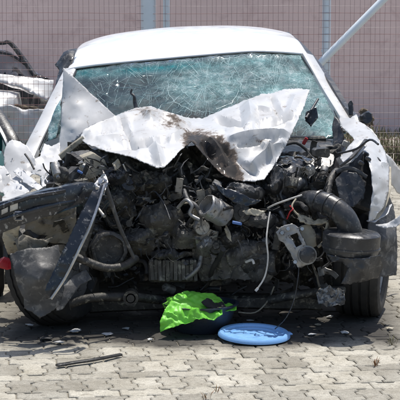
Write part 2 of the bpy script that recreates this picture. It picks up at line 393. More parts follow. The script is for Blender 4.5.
    for t in f2:
        cx = sum(v2[i].x for i in t) / len(t); cy = sum(v2[i].y for i in t) / len(t)
        if inside(cx, cy, bd) and not any(inside(cx, cy, h) for h in holes): F.append(tuple(t))
    o = obj(name, V, F, m, parent, True, S, sharp)
    md = o.modifiers.new('thickness', 'SOLIDIFY'); md.thickness = thick; md.offset = 0
    return o
def grid(name, rows, m, parent, nu=24, nv=24, amp=0, freq=5, seed=0, thick=.004, sharp=50, stain=None):
    """smooth surface through a grid of world points"""
    rows = [[Vector(p) for p in r] for r in rows]
    def cr(a, n):
        out = []; k = len(a)
        for i in range(n + 1):
            t = i / n * (k - 1); j = min(int(t), k - 2); t -= j
            p0 = a[max(0, j - 1)]; p1 = a[j]; p2 = a[j + 1]; p3 = a[min(k - 1, j + 2)]
            out.append(.5 * ((2 * p1) + (p2 - p0) * t + (2 * p0 - 5 * p1 + 4 * p2 - p3) * t * t + (3 * p1 - p0 - 3 * p2 + p3) * t ** 3))
        return out
    rr = [cr(r, nu) for r in rows]; cols = [cr([r[i] for r in rr], nv) for i in range(nu + 1)]
    V = [cols[i][j] for j in range(nv + 1) for i in range(nu + 1)]
    if amp: V = [p + Vector((.3, -.5, .7)) * crum(p, freq, seed) * amp for p in V]
    F = [(j * (nu + 1) + i, j * (nu + 1) + i + 1, (j + 1) * (nu + 1) + i + 1, (j + 1) * (nu + 1) + i) for j in range(nv) for i in range(nu)]
    o = obj(name, V, F, m, parent, True, [0.0] * len(V), sharp)
    if thick: md = o.modifiers.new('thickness', 'SOLIDIFY'); md.thickness = thick; md.offset = 0
    return o
def tubepx(name, pts, r, m, parent, n=8, rad=None, sub=5):
    return MB().tube([P(*p) for p in pts], r, n, sub, True, rad).build(name, m, parent, True, 60)
def wheel(parent, c, tilt, toe, dia=.64, wid=.235, out=1):
    """tyre with grooved tread and a spoked rim; out = side (+1/-1) that the hub faces"""
    Rr = dia / 2; rot = Matrix.Rotation(toe, 3, 'Z') @ Matrix.Rotation(tilt, 3, 'Y')
    n = 72; prof = []
    hw = wid / 2
    base = [(-hw * .82, Rr * .66), (-hw * .98, Rr * .76), (-hw, Rr * .86), (-hw * .93, Rr * .95), (-hw * .80, Rr * .985)]
    tr = []
    for gx in (-.55, -.18, .18, .55):
        tr += [(hw * (gx - .06), Rr), (hw * (gx - .05), Rr - .008), (hw * (gx + .05), Rr - .008), (hw * (gx + .06), Rr)]
    prof = base + tr + [(-x, r) for x, r in base[::-1]]
    v, f = [], []
    for k in range(n):
        a = 2 * math.pi * k / n
        for (x, r) in prof:
            rr = r - (.006 if (k % 2 and abs(x) > hw * .56 and r > Rr * .9) else 0)
            v.append(rot @ Vector((x * out, rr * math.cos(a), rr * math.sin(a))) + c)
    m = len(prof)
    for k in range(n):
        for i in range(m - 1):
            a = k * m + i; b = ((k + 1) % n) * m + i; f.append((a, a + 1, b + 1, b))
    w = MB().box(c, (.05, .07, .07), rot, .3).build('wheel', 'oily', parent)
    obj('tyre', v, f, 'rubber', w, True, None, 35)
    rm = MB(); ax = rot @ Vector((out, 0, 0))
    rm.lathe([(Rr * .67, -hw * .8), (Rr * .64, -hw * .7), (Rr * .60, 0), (Rr * .63, hw * .72), (Rr * .69, hw * .84), (Rr * .67, hw * .72), (Rr * .62, hw * .60)], c, ax, 40)
    rm.lathe([(.001, hw * .60), (.05, hw * .60), (.07, hw * .5), (.075, hw * .2), (.07, 0)], c, ax, 24)
    for k in range(5):
        a = 2 * math.pi * k / 5
        d = rot @ Vector((0, math.cos(a), math.sin(a)))
        rm.beam([c + ax * hw * .5 + d * .05, c + ax * hw * .62 + d * Rr * .4, c + ax * hw * .6 + d * Rr * .64], .05, .02, ax, 3)
    rm.build('rim', 'alu', w)
    return w
# ------------------------------------------------------------------ ground
gs = obj('ground', [(-120, -40, -.008), (120, -40, -.008), (120, 200, -.008), (-120, 200, -.008)], [(0, 1, 2, 3)], 'sand', None, False)
struct(gs)
pav = bpy.data.objects.new('pavement', None); COL.objects.link(pav); struct(pav); pav['label'] = 'interlocking zigzag concrete paver pavement'
ROT = R(7.2); PL, PW = .225, .1125
def paver_poly(L, Wd, th=.0):
    """zigzag outline, long side along v; repeats with pitch L, Wd"""
    s = .011
    lx = [(-s, 0), (-s, .14), (s, .20), (s, .47), (-s, .53), (-s, .80), (s, .86), (s, 1.0)]
    right = [(Wd / 2 + a, (b - .5) * L) for a, b in lx]; left = [(-Wd / 2 + a, (b - .5) * L) for a, b in lx][::-1]
    return right + left
def paver_mesh(name):
    pol = [Vector(p) for p in paver_poly(PL, PW)]
    def inset(d):
        out = []; n = len(pol)
        for i in range(n):
            a, b, c = pol[i - 1], pol[i], pol[(i + 1) % n]
            e1 = (b - a).normalized(); e2 = (c - b).normalized(); n1 = Vector((-e1.y, e1.x)); n2 = Vector((-e2.y, e2.x)); q = n1 + n2
            out.append(b + q / max(.5, q.dot(n1)) * d)
        return out
    v = []; N = len(pol)
    for d, z in ((.0028, -.05), (.0028, -.004), (.0085, 0)):
        v += [(p.x, p.y, z) for p in inset(d)]
    f = [tuple(range(2 * N, 3 * N))]
    for r in range(2):
        for i in range(N): f.append((r * N + i, r * N + (i + 1) % N, (r + 1) * N + (i + 1) % N, (r + 1) * N + i))
    me = bpy.data.meshes.new(name); me.from_pydata(v, [], f); me.update(); me.materials.append(M['paver'])
    return me
PM = paver_mesh('paver')
cells = []
pitch = PL + PW
cr_, sr_ = math.cos(ROT), math.sin(ROT)
org = Vector((0, 6.6))
for r in range(-8, 40):
    for kind in (0, 1):
        w_ = PW if kind == 0 else PL
        vv = r * pitch + (PL / 2 if kind == 0 else PL + PW / 2)
        off = (.5 * w_ if r % 2 else 0) + (.03 * ((r * 7) % 5)) * kind
        for c in range(-int(5.2 / w_), int(5.2 / w_)):
            u = c * w_ + off
            x = org.x + u * cr_ - vv * sr_; y = org.y + u * sr_ + vv * cr_
            if 4.6 < y < 18.6 and abs(x) < 4.6: cells.append((x, y, ROT + (math.pi / 2 if kind else 0)))
def vis(c):
    x, y = c[0], c[1]
    hid = y > 7.75 and abs(x) < .8
    return y + (60 if abs(x) > y * .1316 + .1 else 0) + (15 if hid else 0) + (50 if y < 6.2 else 0)
cells.sort(key=vis)
V, F, A = [], [], []
base_v = [v.co.copy() for v in PM.vertices]; base_f = [tuple(p.vertices) for p in PM.polygons]
for i, (x, y, a) in enumerate(cells):
    z = rnd(-.002, .002); tl = (rnd(-.012, .012), rnd(-.012, .012)); a += rnd(-.012, .012)
    if i < 300:
        o = bpy.data.objects.new('paver', PM); COL.objects.link(o); o.parent = pav
        o.location = (x, y, z); o.rotation_euler = (tl[0], tl[1], a)
    else:
        T = Matrix.Translation((x, y, z)) @ Matrix.Rotation(a, 4, 'Z') @ Matrix.Rotation(tl[0], 4, 'X') @ Matrix.Rotation(tl[1], 4, 'Y')
        k = len(V); V += [T @ q for q in base_v]; F += [tuple(j + k for j in q) for q in base_f]; A += [random.random()] * len(base_v)
rest = obj('paver_field', V, F, 'paver', pav, False); at = rest.data.attributes.new('rnd', 'FLOAT', 'POINT'); at.data.foreach_set('value', A); stuff(rest)
# ------------------------------------------------------------------ wall and fence
wall = MB().box((0, 22.6, 1.75), (44, .22, 3.5), None, .02)
wall.build('boundary_wall', 'wall'); wl = bpy.data.objects['boundary_wall']; tag(wl, 'plain dusty pink rendered wall behind the wire fence', 'wall')
FY = 17.2
struct(obj('bounce_strip', [(-22, 18.5, -.006), (22, 18.5, -.006), (22, 22.5, -.006), (-22, 22.5, -.006)], [(0, 1, 2, 3)], 'concrete', None, False))  # added ground sheet, reflects sunlight up onto the wall
fence = thing('wire_fence', 'rust-stained welded wire fence on pale galvanised posts', 'fence', (0, FY, 0))
gv, rv, pv = MB(), MB(), MB()
x = -7.0; k = 0
while x < 7:
    dx = rnd(-.004, .004); pts = [(x + dx + rnd(-.009, .009), FY + rnd(-.006, .006), z) for z in (.05, .8, 1.5, 2.3)]
    gv.tube(pts, .0018, 4, 1); x += .0575; k += 1
z = .06; k = 0
while z < 2.3:
    b = rv if k % 3 != 1 else pv
    pts = [(-7 + i * .5, FY - .004, z + .014 * noise.noise(Vector((i * .4, z * 9, 3)))) for i in range(29)]
    b.tube(pts, (.0024 if b is rv else .0017) if b is not gv else .0020, 4, 1); z += .079; k += 1
stuff(gv.build('vertical_wires', 'greyW', fence, False)); rv.build('rusty_cross_wires', 'rustw', fence, False); pv.build('pale_cross_wires', 'paleW', fence, False)
def post(px, rad, dy=.06):
    x = P(px, 30, FY + dy).x
    mb = MB().tube([(x, FY + dy, -.2), (x, FY + dy, 2.55)], rad, 20, 1); mb.lathe([(rad * 1.08, -.02), (rad * 1.08, .02), (rad * .7, .05), (0.001, .06)], (x, FY + dy, 2.55), (0, 0, 1), 20)
    return mb.build('post', 'galv', fence)
post(148.5, .085); post(166.5, .038); post(326.5, .048, .05)
br = MB().tube([P(286, 99, FY - .16), P(322, 61.5, FY - .16), P(392, -9, FY - .16), P(412, -28, FY - .1)], .042, 16, 1); br.build('brace', 'galv', fence)
for px in (326.5, 166.5):
    for z in (1.3, 2.1):
        MB().lathe([(.052, -.015), (.058, -.015), (.058, .015), (.052, .015)], (P(px, 30, FY + .055).x, FY + .055, z), (0, 0, 1), 18).build('clamp', 'galv', fence)
post(-60, .05); post(470, .05)
# weeds along the fence foot
wd = MB()
rs = random.Random(4)
for i in range(15000):
    x = rs.uniform(-6, 6); y = FY + rs.uniform(-.1, 5.2) ** 1 if i % 3 else FY + abs(rs.gauss(.2, .4)); h = rs.uniform(.05, .24) * (1.3 if noise.noise(Vector((x * 1.2, 0, 7))) > 0 else .6)
    a = rs.uniform(0, 6.28); d = Vector((math.cos(a), math.sin(a), 0)); w_ = rs.uniform(.004, .010); t = Vector((-d.y, d.x, 0))
    b = Vector((x, y, -.01)); q = b + Vector((0, 0, h * .6)) + d * h * .12; e = b + Vector((0, 0, h)) + d * h * .45
    wd.add([b - t * w_, b + t * w_, q + t * w_ * .8, q - t * w_ * .8, e], [(0, 1, 2, 3), (3, 2, 4)])
stuff(tag(wd.build('weeds', 'grass', None, False), 'dry green weeds along the foot of the wire fence', 'weeds'))
# ------------------------------------------------------------------ generic car shell used for the rear half of the wreck and for the two neighbours
def section(x0, w, zb, zt, crown=.02):
    return [(0, zb), (w * .80, zb), (w * .95, zb + .05), (w, zb + .16), (w * 1.005, (zb + zt) * .5), (w * .985, zt - .12), (w * .95, zt - .03), (w * .86, zt), (w * .4, zt + crown), (0, zt + crown * 1.1)]
def lower_body(name, st, m, parent, amp=0, freq=3, seed=0, xf=None, sub=4, amp_fn=None):
    """st: stations (y, half width, z bottom, z top)"""
    secs = []
    for i in range(len(st) - 1):
        for k in range(sub):
            t = k / sub; secs.append([a * (1 - t) + b * t for a, b in zip(st[i], st[i + 1])])
    secs.append(st[-1]); V, F = [], []; nn = 0
    for s in secs:
        h = section(0, *s[1:]); ring = h + [(-x, z) for x, z in h[::-1]][1:-1]
        nn = len(ring); V += [Vector((x, s[0], z)) for x, z in ring]
    for i in range(len(secs) - 1):
        for k in range(nn):
            a = i * nn + k; b = i * nn + (k + 1) % nn; F.append((a, a + nn, b + nn, b))
    F += [tuple(range(nn)), tuple((len(secs) - 1) * nn + k for k in range(nn))[::-1]]
    if xf: V = [xf @ v for v in V]
    if amp: V = [v + Vector((crum(v, freq, seed), crum(v, freq, seed + 3), crum(v, freq, seed + 6))) * amp * (amp_fn(v) if amp_fn else 1) for v in V]
    return obj(name, V, F, m, parent, True, [0.0] * len(V), 40)
def quad(name, pts, m, parent, thick=.005, n=6, bulge=0):
    a, b, c, d = [Vector(p) for p in pts]; V, F = [], []
    nrm = (b - a).cross(d - a).normalized()
    for j in range(n + 1):
        for i in range(n + 1):
            u, t = i / n, j / n
            V.append((a * (1 - u) + b * u) * (1 - t) + (d * (1 - u) + c * u) * t + nrm * bulge * 16 * u * (1 - u) * t * (1 - t))
    for j in range(n):
        for i in range(n): k = j * (n + 1) + i; F.append((k, k + 1, k + n + 2, k + n + 1))
    o = obj(name, V, F, m, parent, True, [0.0] * len(V)); md = o.modifiers.new('thickness', 'SOLIDIFY'); md.thickness = thick
    return o
#@@CAR
# ------------------------------------------------------------------ the wrecked car
car = thing('wrecked_car', 'white car with crushed burnt front, buckled hood and shattered windscreen', 'car', (-.06, 9.6, 0))
def open_body(o, y0, y1, zmin):
    """remove the belt-height lid between y0 and y1 so that the cabin is hollow"""
    bm = bmesh.new(); bm.from_mesh(o.data)
    bm.faces.ensure_lookup_table()
    dl = [f for f in bm.faces if f.normal.z > .8 and y0 < f.calc_center_median().y < y1 and f.calc_center_median().z > zmin]
    bmesh.ops.delete(bm, geom=dl, context='FACES'); bm.to_mesh(o.data); bm.free()
# roof
def lerp(a, b, t): return a * (1 - t) + b * t
hd = [P(72, 69, 10.05), P(110, 64, 10.03), P(160, 59.5, 10.02), P(210, 55, 10.02), P(255, 52, 10.03), P(303, 54, 10.05)]
pk = [Vector(q) for q in ((-.84, 11.3, 1.46), (-.66, 11.3, 1.515), (-.35, 11.3, 1.558), (.0, 11.3, 1.578), (.36, 11.3, 1.576), (.625, 11.3, 1.535))]
rows = [hd]
for Y, t in ((10.3, .34), (10.65, .72)):
    rows.append([Vector((lerp(a.x, b.x, t), Y, lerp(a.z, b.z, t) + .004)) for a, b in zip(hd, pk)])
rows.append(pk)
for Y, dz, sx in ((12.1, -.03, .99), (12.6, -.12, .95)): rows.append([Vector((p.x * sx, Y, p.z + dz)) for p in pk])
rows = [[r[0] + Vector((-.018, 0, -.085)), r[0] + Vector((-.02, 0, -.03))] + r + [r[-1] + Vector((.02, 0, -.03)), r[-1] + Vector((.018, 0, -.085))] for r in rows]
roof = grid('roof', rows, 'roofw', car, 60, 40, .006, 1.6, 3, .012, 60)
MB().beam([p + Vector((0, .035, -.012)) for p in hd], .05, .02).build('header_rail', 'blackpl', roof)
# pillars
MB().beam([P(71, 71, 10.08), P(58, 97, 9.72), P(45, 124, 9.4), P(31, 152, 9.08), P(22, 172, 8.86)], (.085, .10), .05, (0, .6, .8)).build('front_pillar', 'white', car)
MB().beam([P(307, 57, 10.06), P(322, 82, 9.75), P(337, 106, 9.42), P(352, 130, 9.12)], (.085, .10), .05, (0, .6, .8)).build('front_pillar', 'white', car)
MB().beam([P(286, 36, 11.2), P(299, 47, 10.7), P(313, 62, 10.25), P(329, 83, 9.75), P(344, 108, 9.4), P(357, 122, 9.16)], .045, .06, (0, .4, .9)).build('drip_trim', 'blackpl', car)
MB().beam([P(73, 60, 10.5), P(66, 74, 10.12), P(54, 100, 9.72), P(40, 128, 9.4)], .022, .05, (0, .4, .9)).build('drip_trim', 'blackpl', car)
MB().beam([P(76, 71.5, 10.03), P(64, 96, 9.71), P(51, 122, 9.39), P(38, 150, 9.08)], .014, .012, (0, .6, .8)).build('glass_seal', 'blackpl', car)
MB().beam([P(302, 56.5, 10.03), P(316.5, 79, 9.75), P(332, 105, 9.4), P(344, 132, 9.08)], .014, .012, (0, .6, .8)).build('glass_seal', 'blackpl', car)
# windscreen
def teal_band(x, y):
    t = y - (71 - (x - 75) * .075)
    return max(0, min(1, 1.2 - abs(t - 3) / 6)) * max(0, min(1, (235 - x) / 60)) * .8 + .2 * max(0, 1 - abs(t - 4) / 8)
def impact(x, y):
    a = math.exp(-(((x - 285) / 42) ** 2 + ((y - 88) / 34) ** 2)); b = math.exp(-(((x - 215) / 58) ** 2 + ((y - 86) / 24) ** 2)) * .72
    t = max(0, 1 - abs(y - (71 - (x - 75) * .075) - 4) / 8) * .9
    e = math.exp(-((x - 328) / 18) ** 2) * .9
    return min(1, max(a * .95, b, t, e, .14))
ws_out = [(75, 71, 10.06), (110, 66, 10.03), (160, 61.5, 10.0), (210, 57, 10.0), (255, 54, 10.02), (303, 56, 10.06), (318, 79, 9.78), (334, 106, 9.42), (346, 134, 9.1),
          (300, 146, 8.98), (200, 150, 8.93), (100, 152, 8.98), (36, 153, 9.1), (50, 122, 9.42), (63, 96, 9.74)]
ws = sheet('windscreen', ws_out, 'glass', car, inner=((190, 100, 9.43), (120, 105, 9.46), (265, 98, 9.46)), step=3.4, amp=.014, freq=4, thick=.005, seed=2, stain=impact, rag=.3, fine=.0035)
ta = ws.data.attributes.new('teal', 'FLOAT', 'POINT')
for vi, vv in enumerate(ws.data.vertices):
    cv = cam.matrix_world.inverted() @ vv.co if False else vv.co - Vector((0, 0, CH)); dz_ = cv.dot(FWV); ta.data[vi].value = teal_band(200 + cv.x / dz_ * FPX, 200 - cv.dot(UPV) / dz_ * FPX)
def cracks():
    rs = random.Random(5); mb = MB(); tp = [Vector((o[0], o[1])) for o in ws_out]
    bmv = [v.co.copy() for v in ws.data.vertices]; iv = np.array([[(v.x / v.y), (v.z - CH) / v.y] for v in bmv]); yv = np.array([v.y for v in bmv])
    pl = [(o[0], o[1]) for o in ws_out]
    def on(px, py):
        d = ray(px, py); q = np.array([d.x / d.y, d.z / d.y]); dd = ((iv - q) ** 2).sum(1); k = np.argpartition(dd, 4)[:4]; w = 1 / (dd[k] + 1e-9); Y = float((yv[k] * w).sum() / w.sum())
        return Vector((0, 0, CH)) + d * (Y / d.y) + Vector((0, -.004, .003))
    def line(pts, r):
        run = []
        for p in pts + [None]:
            if p is not None and inside(p[0], p[1], pl): run.append(on(*p))
            else:
                if len(run) > 1: mb.tube(run, r, 3, 1, False)
                run = []
    for cx, cy, nr, R0, nc in ((276, 88, 60, 70, 13), (205, 84, 70, 75, 10), (150, 88, 34, 55, 4), (322, 112, 30, 40, 8), (228, 66, 26, 50, 5)):
        angs = sorted(rs.uniform(0, 6.283) for _ in range(nr))
        for a in angs:
            L = R0 * rs.uniform(.25, 1.1); st = rs.uniform(2, 16); pts = []; t = st
            while t < L:
                a += rs.gauss(0, .02); pts.append((cx + math.cos(a) * t, cy + math.sin(a) * t * .75)); t += 3.2
            line(pts, rs.choice((.0004, .0005, .0008)))
        for k in range(nc):
            rr = 4 + k * rs.uniform(3.0, 5.0); a0 = rs.uniform(0, 6.28); a1 = a0 + rs.uniform(1.5, 5.5); pts = []; a = a0
            while a < a1:
                pts.append((cx + math.cos(a) * rr * rs.uniform(.94, 1.06), cy + math.sin(a) * rr * .75 * rs.uniform(.94, 1.06))); a += max(.12, 3.2 / rr)
            line(pts, rs.choice((.0005, .0007, .0010)))
    for i in range(700):
        x, y = rs.uniform(40, 342), rs.uniform(54, 140); a = rs.uniform(0, 6.28); pts = [(x, y)]
        for k in range(rs.randint(2, 9)):
            a += rs.gauss(0, .05); x += math.cos(a) * 3; y += math.sin(a) * 2.4; pts.append((x, y))
        line(pts, rs.choice((.0003, .0004, .0006)))
    stuff(mb.build('crack_lines', 'crackg', ws, False))
cracks()
# cabin
FL = M['seat']
body = lower_body('side_body', [(9.0, .9, .24, .93), (9.5, .92, .22, .96), (11, .93, .22, .98), (12.1, .92, .24, 1.0), (12.7, .88, .28, 1.0), (13.0, .82, .34, .95), (13.12, .70, .42, .85)], 'white', car, .012, 2, 4, Matrix.Translation((-.06, 0, 0)))
open_body(body, 9.0, 12.3, .8)
for s in (-1, 1):
    quad('door_trim', [(-.06 + s * .85, 9.1, .3), (-.06 + s * .85, 12.2, .3), (-.06 + s * .80, 12.2, .97), (-.06 + s * .80, 9.1, .93)], 'seat', car, .02)
    xr = -.90 if s < 0 else .765; zr = 1.36 if s < 0 else 1.40; xb = -.06 + s * .86
    MB().beam([(xb, 11.05, .95), (xr, 11.1, zr)], .1, .04, (s, 0, .3)).build('centre_pillar', 'blackpl', car)
    MB().beam([(xb, 12.55, 1.0), (xr * .97, 12.25, zr)], .18, .04, (s, 0, .3)).build('rear_pillar', 'white', car)
    for y0, y1 in ((9.5, 11.0), (11.1, 12.35)):
        dr = quad('door', [(-.06 + s * .937, y0 + .02, .33), (-.06 + s * .937, y1, .33), (-.06 + s * .915, y1, .9), (-.06 + s * .915, y0 + .02, .9)], 'white', car, .02, 6, .012 * s)
        MB().box((-.06 + s * .955, y1 - .14, .8), (.03, .17, .03), None, .3).build('handle', 'blackpl', dr)
    if s > 0:
        quad('side_window', [(xb, 9.75, .96), (xb, 11.0, .97), (xr, 11.05, zr), (.72, 10.2, zr - .01)], 'window', car, .004)
    quad('side_window', [(xb, 11.12, .97), (xb, 12.4, 1.0), (xr * .98, 12.2, zr), (xr, 11.15, zr)], 'window', car, .004)
    MB().box((-.06 + s * .72, 13.08, .8), (.22, .06, .16), rotm(0, 0, -s * .25), .25).build('tail_lamp', 'red', car)
    wheel(car, Vector((-.06 + s * .80, 11.95, .315)), 0, 0, .63, .22, s)
quad('rear_window', [(-.72, 12.85, 1.0), (.6, 12.85, 1.0), (.62, 12.58, 1.36), (-.78, 12.58, 1.36)], 'window', car, .005)
MB().box((-.06, 13.12, .5), (1.6, .12, .2), None, .4).build('rear_bumper', 'white', car)
fw = MB().box((-.06, 9.02, .55), (1.6, .05, .76), None, .2).dent(.02, 4).build('firewall', 'engine', car)
MB().box((-.06, 10.6, .3), (1.62, 3.1, .04), None, .2).build('cabin_floor', 'seat', car)
db = MB().beam([(-.86, 9.36, .74), (-.4, 9.32, .78), (.3, 9.32, .78), (.74, 9.36, .76)], .42, .26).dent(.02, 4, 2).build('dashboard', 'cloth', car)
for s in (-1, 1):
    st = MB(); cx = -.08 + s * .38
    st.box((cx, 10.75, .48), (.48, .5, .2), rotm(.12, 0, 0), .35)
    sb = st.build('seat', 'seat', car)
    MB().box((cx, 11.02, .82), (.46, .16, .62), rotm(-.22, 0, 0), .4, .85).build('backrest', 'seat', sb)
    MB().box((cx, 11.12, 1.23), (.25, .11, .17), rotm(-.2, 0, 0), .4).build('headrest', 'seat', sb)
c = Vector((.28, 9.78, .92)); pts = [c + Vector((math.cos(a) * .18, -math.sin(a) * .07, math.sin(a) * .165)) for a in [2 * math.pi * i / 20 for i in range(21)]]
sw = MB().tube(pts, .016, 8, 2).build('steering_wheel', 'blackpl', car)
MB().box(c, (.13, .06, .11), rotm(.4, 0, 0), .35).build('hub', 'blackpl', sw)
MB().tube([(-.1, 10.02, 1.33), (-.1, 9.98, 1.28)], .01, 6, 1).box((-.1, 9.97, 1.25), (.22, .03, .07), rotm(.1, .1, 0), .35).build('rear_view_mirror', 'blackpl', car)
# hood
def hood_stain(x, y):
    d = 1e9
    for (a, b) in (((194, 141), (214, 146)), ((214, 146), (226, 158)), ((200, 150), (218, 163)), ((222, 160), (232, 174))):
        ax, ay = a; bx, by = b; t = max(0, min(1, ((x - ax) * (bx - ax) + (y - ay) * (by - ay)) / ((bx - ax) ** 2 + (by - ay) ** 2)))
        d = min(d, math.hypot(x - ax - t * (bx - ax), (y - ay - t * (by - ay)) * 1.1))
    v = max(0, 1.25 - d / 14)
    v = max(v, .52 * math.exp(-(((x - 146) / 24) ** 2 + ((y - 113) / 6) ** 2)), .55 * math.exp(-(((x - 172) / 18) ** 2 + ((y - 125) / 6) ** 2)), .62 * math.exp(-(((x - 196) / 16) ** 2 + ((y - 133) / 5) ** 2)))
    v = max(v, .5 * math.exp(-(((x - 262) / 13) ** 2 + ((y - 142) / 1.5) ** 2)), .38 * math.exp(-(((x - 240) / 18) ** 2 + ((y - 150) / 2.2) ** 2)))
    return min(1, v)
hood_out = [(80, 139, 8.36), (88, 145, 8.2), (110, 152, 8.03), (133, 158, 7.93), (157, 168, 7.82), (165, 167, 7.82), (172, 160, 7.9), (182, 149, 8.02), (192, 141, 8.12), (201, 152, 8.08), (212, 165, 8.04), (224, 176, 8.0),
            (236, 181, 7.97), (252, 182, 7.94), (264, 180, 7.95), (273, 167, 8.04), (284, 149, 8.2), (297, 122, 8.42), (305, 105, 8.65), (309.5, 90, 8.85), (300, 89, 8.9), (286, 89.5, 8.9), (270, 94, 8.88), (262, 94, 8.88),
            (246, 100, 8.84), (240, 103, 8.82), (216, 113, 8.76), (203, 119, 8.72), (186, 118, 8.76), (166, 112, 8.74), (150, 106.5, 8.74), (134, 109, 8.74), (114, 117, 8.66), (96, 124, 8.58), (84, 130, 8.48)]
HF = [(247, 100, 252, 131, 9, .035), (214, 119, 246, 129, 7, -.03), (246, 129, 296, 117, 8, -.035), (228, 140, 292, 134, 6, .03), (236, 147, 262, 143, 4, -.02), (248, 168, 286, 143, 9, .03), (262, 143, 276, 166, 5, .02), (236, 160, 258, 176, 6, -.02),
      (85, 137, 140, 113, 10, .03), (140, 113, 190, 126, 8, .025), (104, 149, 168, 141, 8, -.025), (152, 138, 161, 166, 7, .028), (118, 119, 136, 152, 6, -.014), (168, 141, 192, 131, 6, .025), (176, 128, 200, 134, 5, -.022), (96, 140, 130, 136, 5, .012), (270, 97, 280, 118, 6, -.02), (296, 95, 285, 128, 6, .016), (208, 140, 226, 168, 7, .035), (200, 142, 214, 160, 5, -.03), (255, 108, 275, 112, 4, .012), (266, 150, 280, 136, 4, -.015), (225, 132, 262, 126, 5, .016)]
hood = sheet('hood', hood_out, 'white', car, inner=((150, 113, 8.5), (120, 128, 8.42), (100, 136, 8.38), (140, 143, 8.12), (165, 135, 8.25), (178, 124, 8.5), (185, 136, 8.24), (205, 137, 8.24), (212, 146, 8.22), (222, 158, 8.17), (229, 168, 8.06), (202, 146, 8.15),
      (238, 152, 8.12), (250, 166, 8.0), (262, 150, 8.12), (240, 130, 8.33), (232, 138, 8.22), (270, 125, 8.36), (255, 140, 8.16), (275, 140, 8.17), (292, 105, 8.68), (282, 120, 8.44), (225, 128, 8.42), (215, 133, 8.3), (256, 120, 8.5)),
      step=1.5, amp=.020, freq=2.6, thick=.004, seed=11, stain=hood_stain, rag=.5, fine=.0005, folds=8, fh=.012, sharp=22, lines=HF)
flap = sheet('hood_corner', [(63.5, 68, 8.92), (73, 77, 8.9), (88, 91, 8.88), (102, 104, 8.86), (116, 117, 8.84), (100, 124, 8.76), (88, 128, 8.72), (80, 136, 8.68), (70, 145, 8.66), (60, 155, 8.64), (58, 148, 8.68), (61, 128, 8.76), (62, 100, 8.86)],
      'white', car, inner=((75, 105, 8.80), (85, 112, 8.78), (72, 128, 8.70)), step=2.2, amp=.008, freq=3, seed=21, rag=.3, fine=0, folds=3, fh=.010)
MB().beam([P(60, 157, 8.32), P(72, 147, 8.33), P(84, 138, 8.34)], .035, .03).build('hood_edge_frame', 'beige', car)
tubepx('wiper_arm', [(137, 111, 8.78), (135, 103, 8.8), (134, 96, 8.8), (131, 93, 8.82), (132, 89, 8.82)], .009, 'blackpl', car, rad=[.013, .012, .008, .007, .005])
tubepx('wiper_arm', [(306, 118, 8.95), (312, 109, 9.05), (318, 99, 9.15)], .008, 'blackpl', car)
sheet('glass_shard', [(306, 112, 9.0), (316, 107, 9.0), (318, 118, 8.98), (311, 127, 8.96), (305, 121, 8.98)], 'blackgl', car, step=3, amp=.006, seed=5)
# cowl under the windscreen
sheet('cowl_panel', [(60, 150, 9.0), (120, 140, 9.0), (200, 138, 9.0), (300, 140, 9.0), (346, 140, 9.06), (345, 158, 8.6), (300, 156, 8.6), (200, 150, 8.55), (120, 152, 8.55), (66, 160, 8.6)], 'blackpl', car, step=4, amp=.02, freq=5, seed=9)
# ---- crumpled white metal on the left
WS = [
 ('wing_panel', [(4, 154, 8.4), (7, 144, 8.44), (12, 140, 8.46), (20, 142, 8.46), (28, 147, 8.42), (35, 158, 8.34), (36, 172, 8.3), (26, 180, 8.22), (14, 182, 8.22), (5, 172, 8.32)], 'white', .02, 31),
 ('wing_panel', [(28, 170, 8.3), (33, 160, 8.36), (40, 158, 8.4), (44, 144, 8.5), (52, 147, 8.48), (60, 143, 8.5), (60, 158, 8.38), (64, 163, 8.3), (50, 176, 8.2), (40, 177, 8.22), (32, 174, 8.28)], 'white', .04, 32),
 ('wing_panel', [(-6, 166, 8.2), (4, 166, 8.2), (12, 178, 8.1), (10, 194, 8.02), (-6, 192, 8.05)], 'white', .02, 33),
 ('wing_strip', [(13, 172, 8.15), (18, 168, 8.18), (34, 180, 8.05), (43, 188, 7.98), (38, 191, 7.95), (26, 184, 8.02)], 'greyw', .015, 34),
 ('torn_panel', [(2, 190, 7.95), (10, 182, 8.0), (22, 186, 7.95), (30, 192, 7.9), (18, 198, 7.85), (6, 202, 7.82)], 'white', .03, 35),
 ('torn_panel', [(9, 178, 8.15), (16, 176, 8.16), (26, 182, 8.1), (36, 186, 8.05), (30, 193, 8.0), (16, 191, 8.02)], 'greyw', .03, 36),
 ('torn_panel', [(40, 178, 8.08), (48, 174, 8.12), (52, 178, 8.08), (48, 186, 8.02), (42, 188, 8.0)], 'greyw', .03, 37),
 ('headlamp_shell', [(0, 176, 8.3), (5, 174, 8.3), (10, 178, 8.28), (8, 186, 8.24), (2, 186, 8.24)], 'greyw', .03, 38),
 ('torn_panel', [(8, 191, 7.9), (22, 191, 7.86), (27, 195, 7.82), (12, 201, 7.78), (2, 205, 7.74), (2, 199, 7.8)], 'white', .02, 39),
]
for nm, ol, mt, am, sd_ in WS: sheet(nm, ol, mt, car, step=1.5, amp=am * .45, freq=4, seed=sd_, fine=.0008, folds=5, fh=.015, sharp=25)
tubepx('panel_crease', [(25, 154, 8.3), (30, 161, 8.26), (34, 169, 8.22)], .006, 'oily', car)
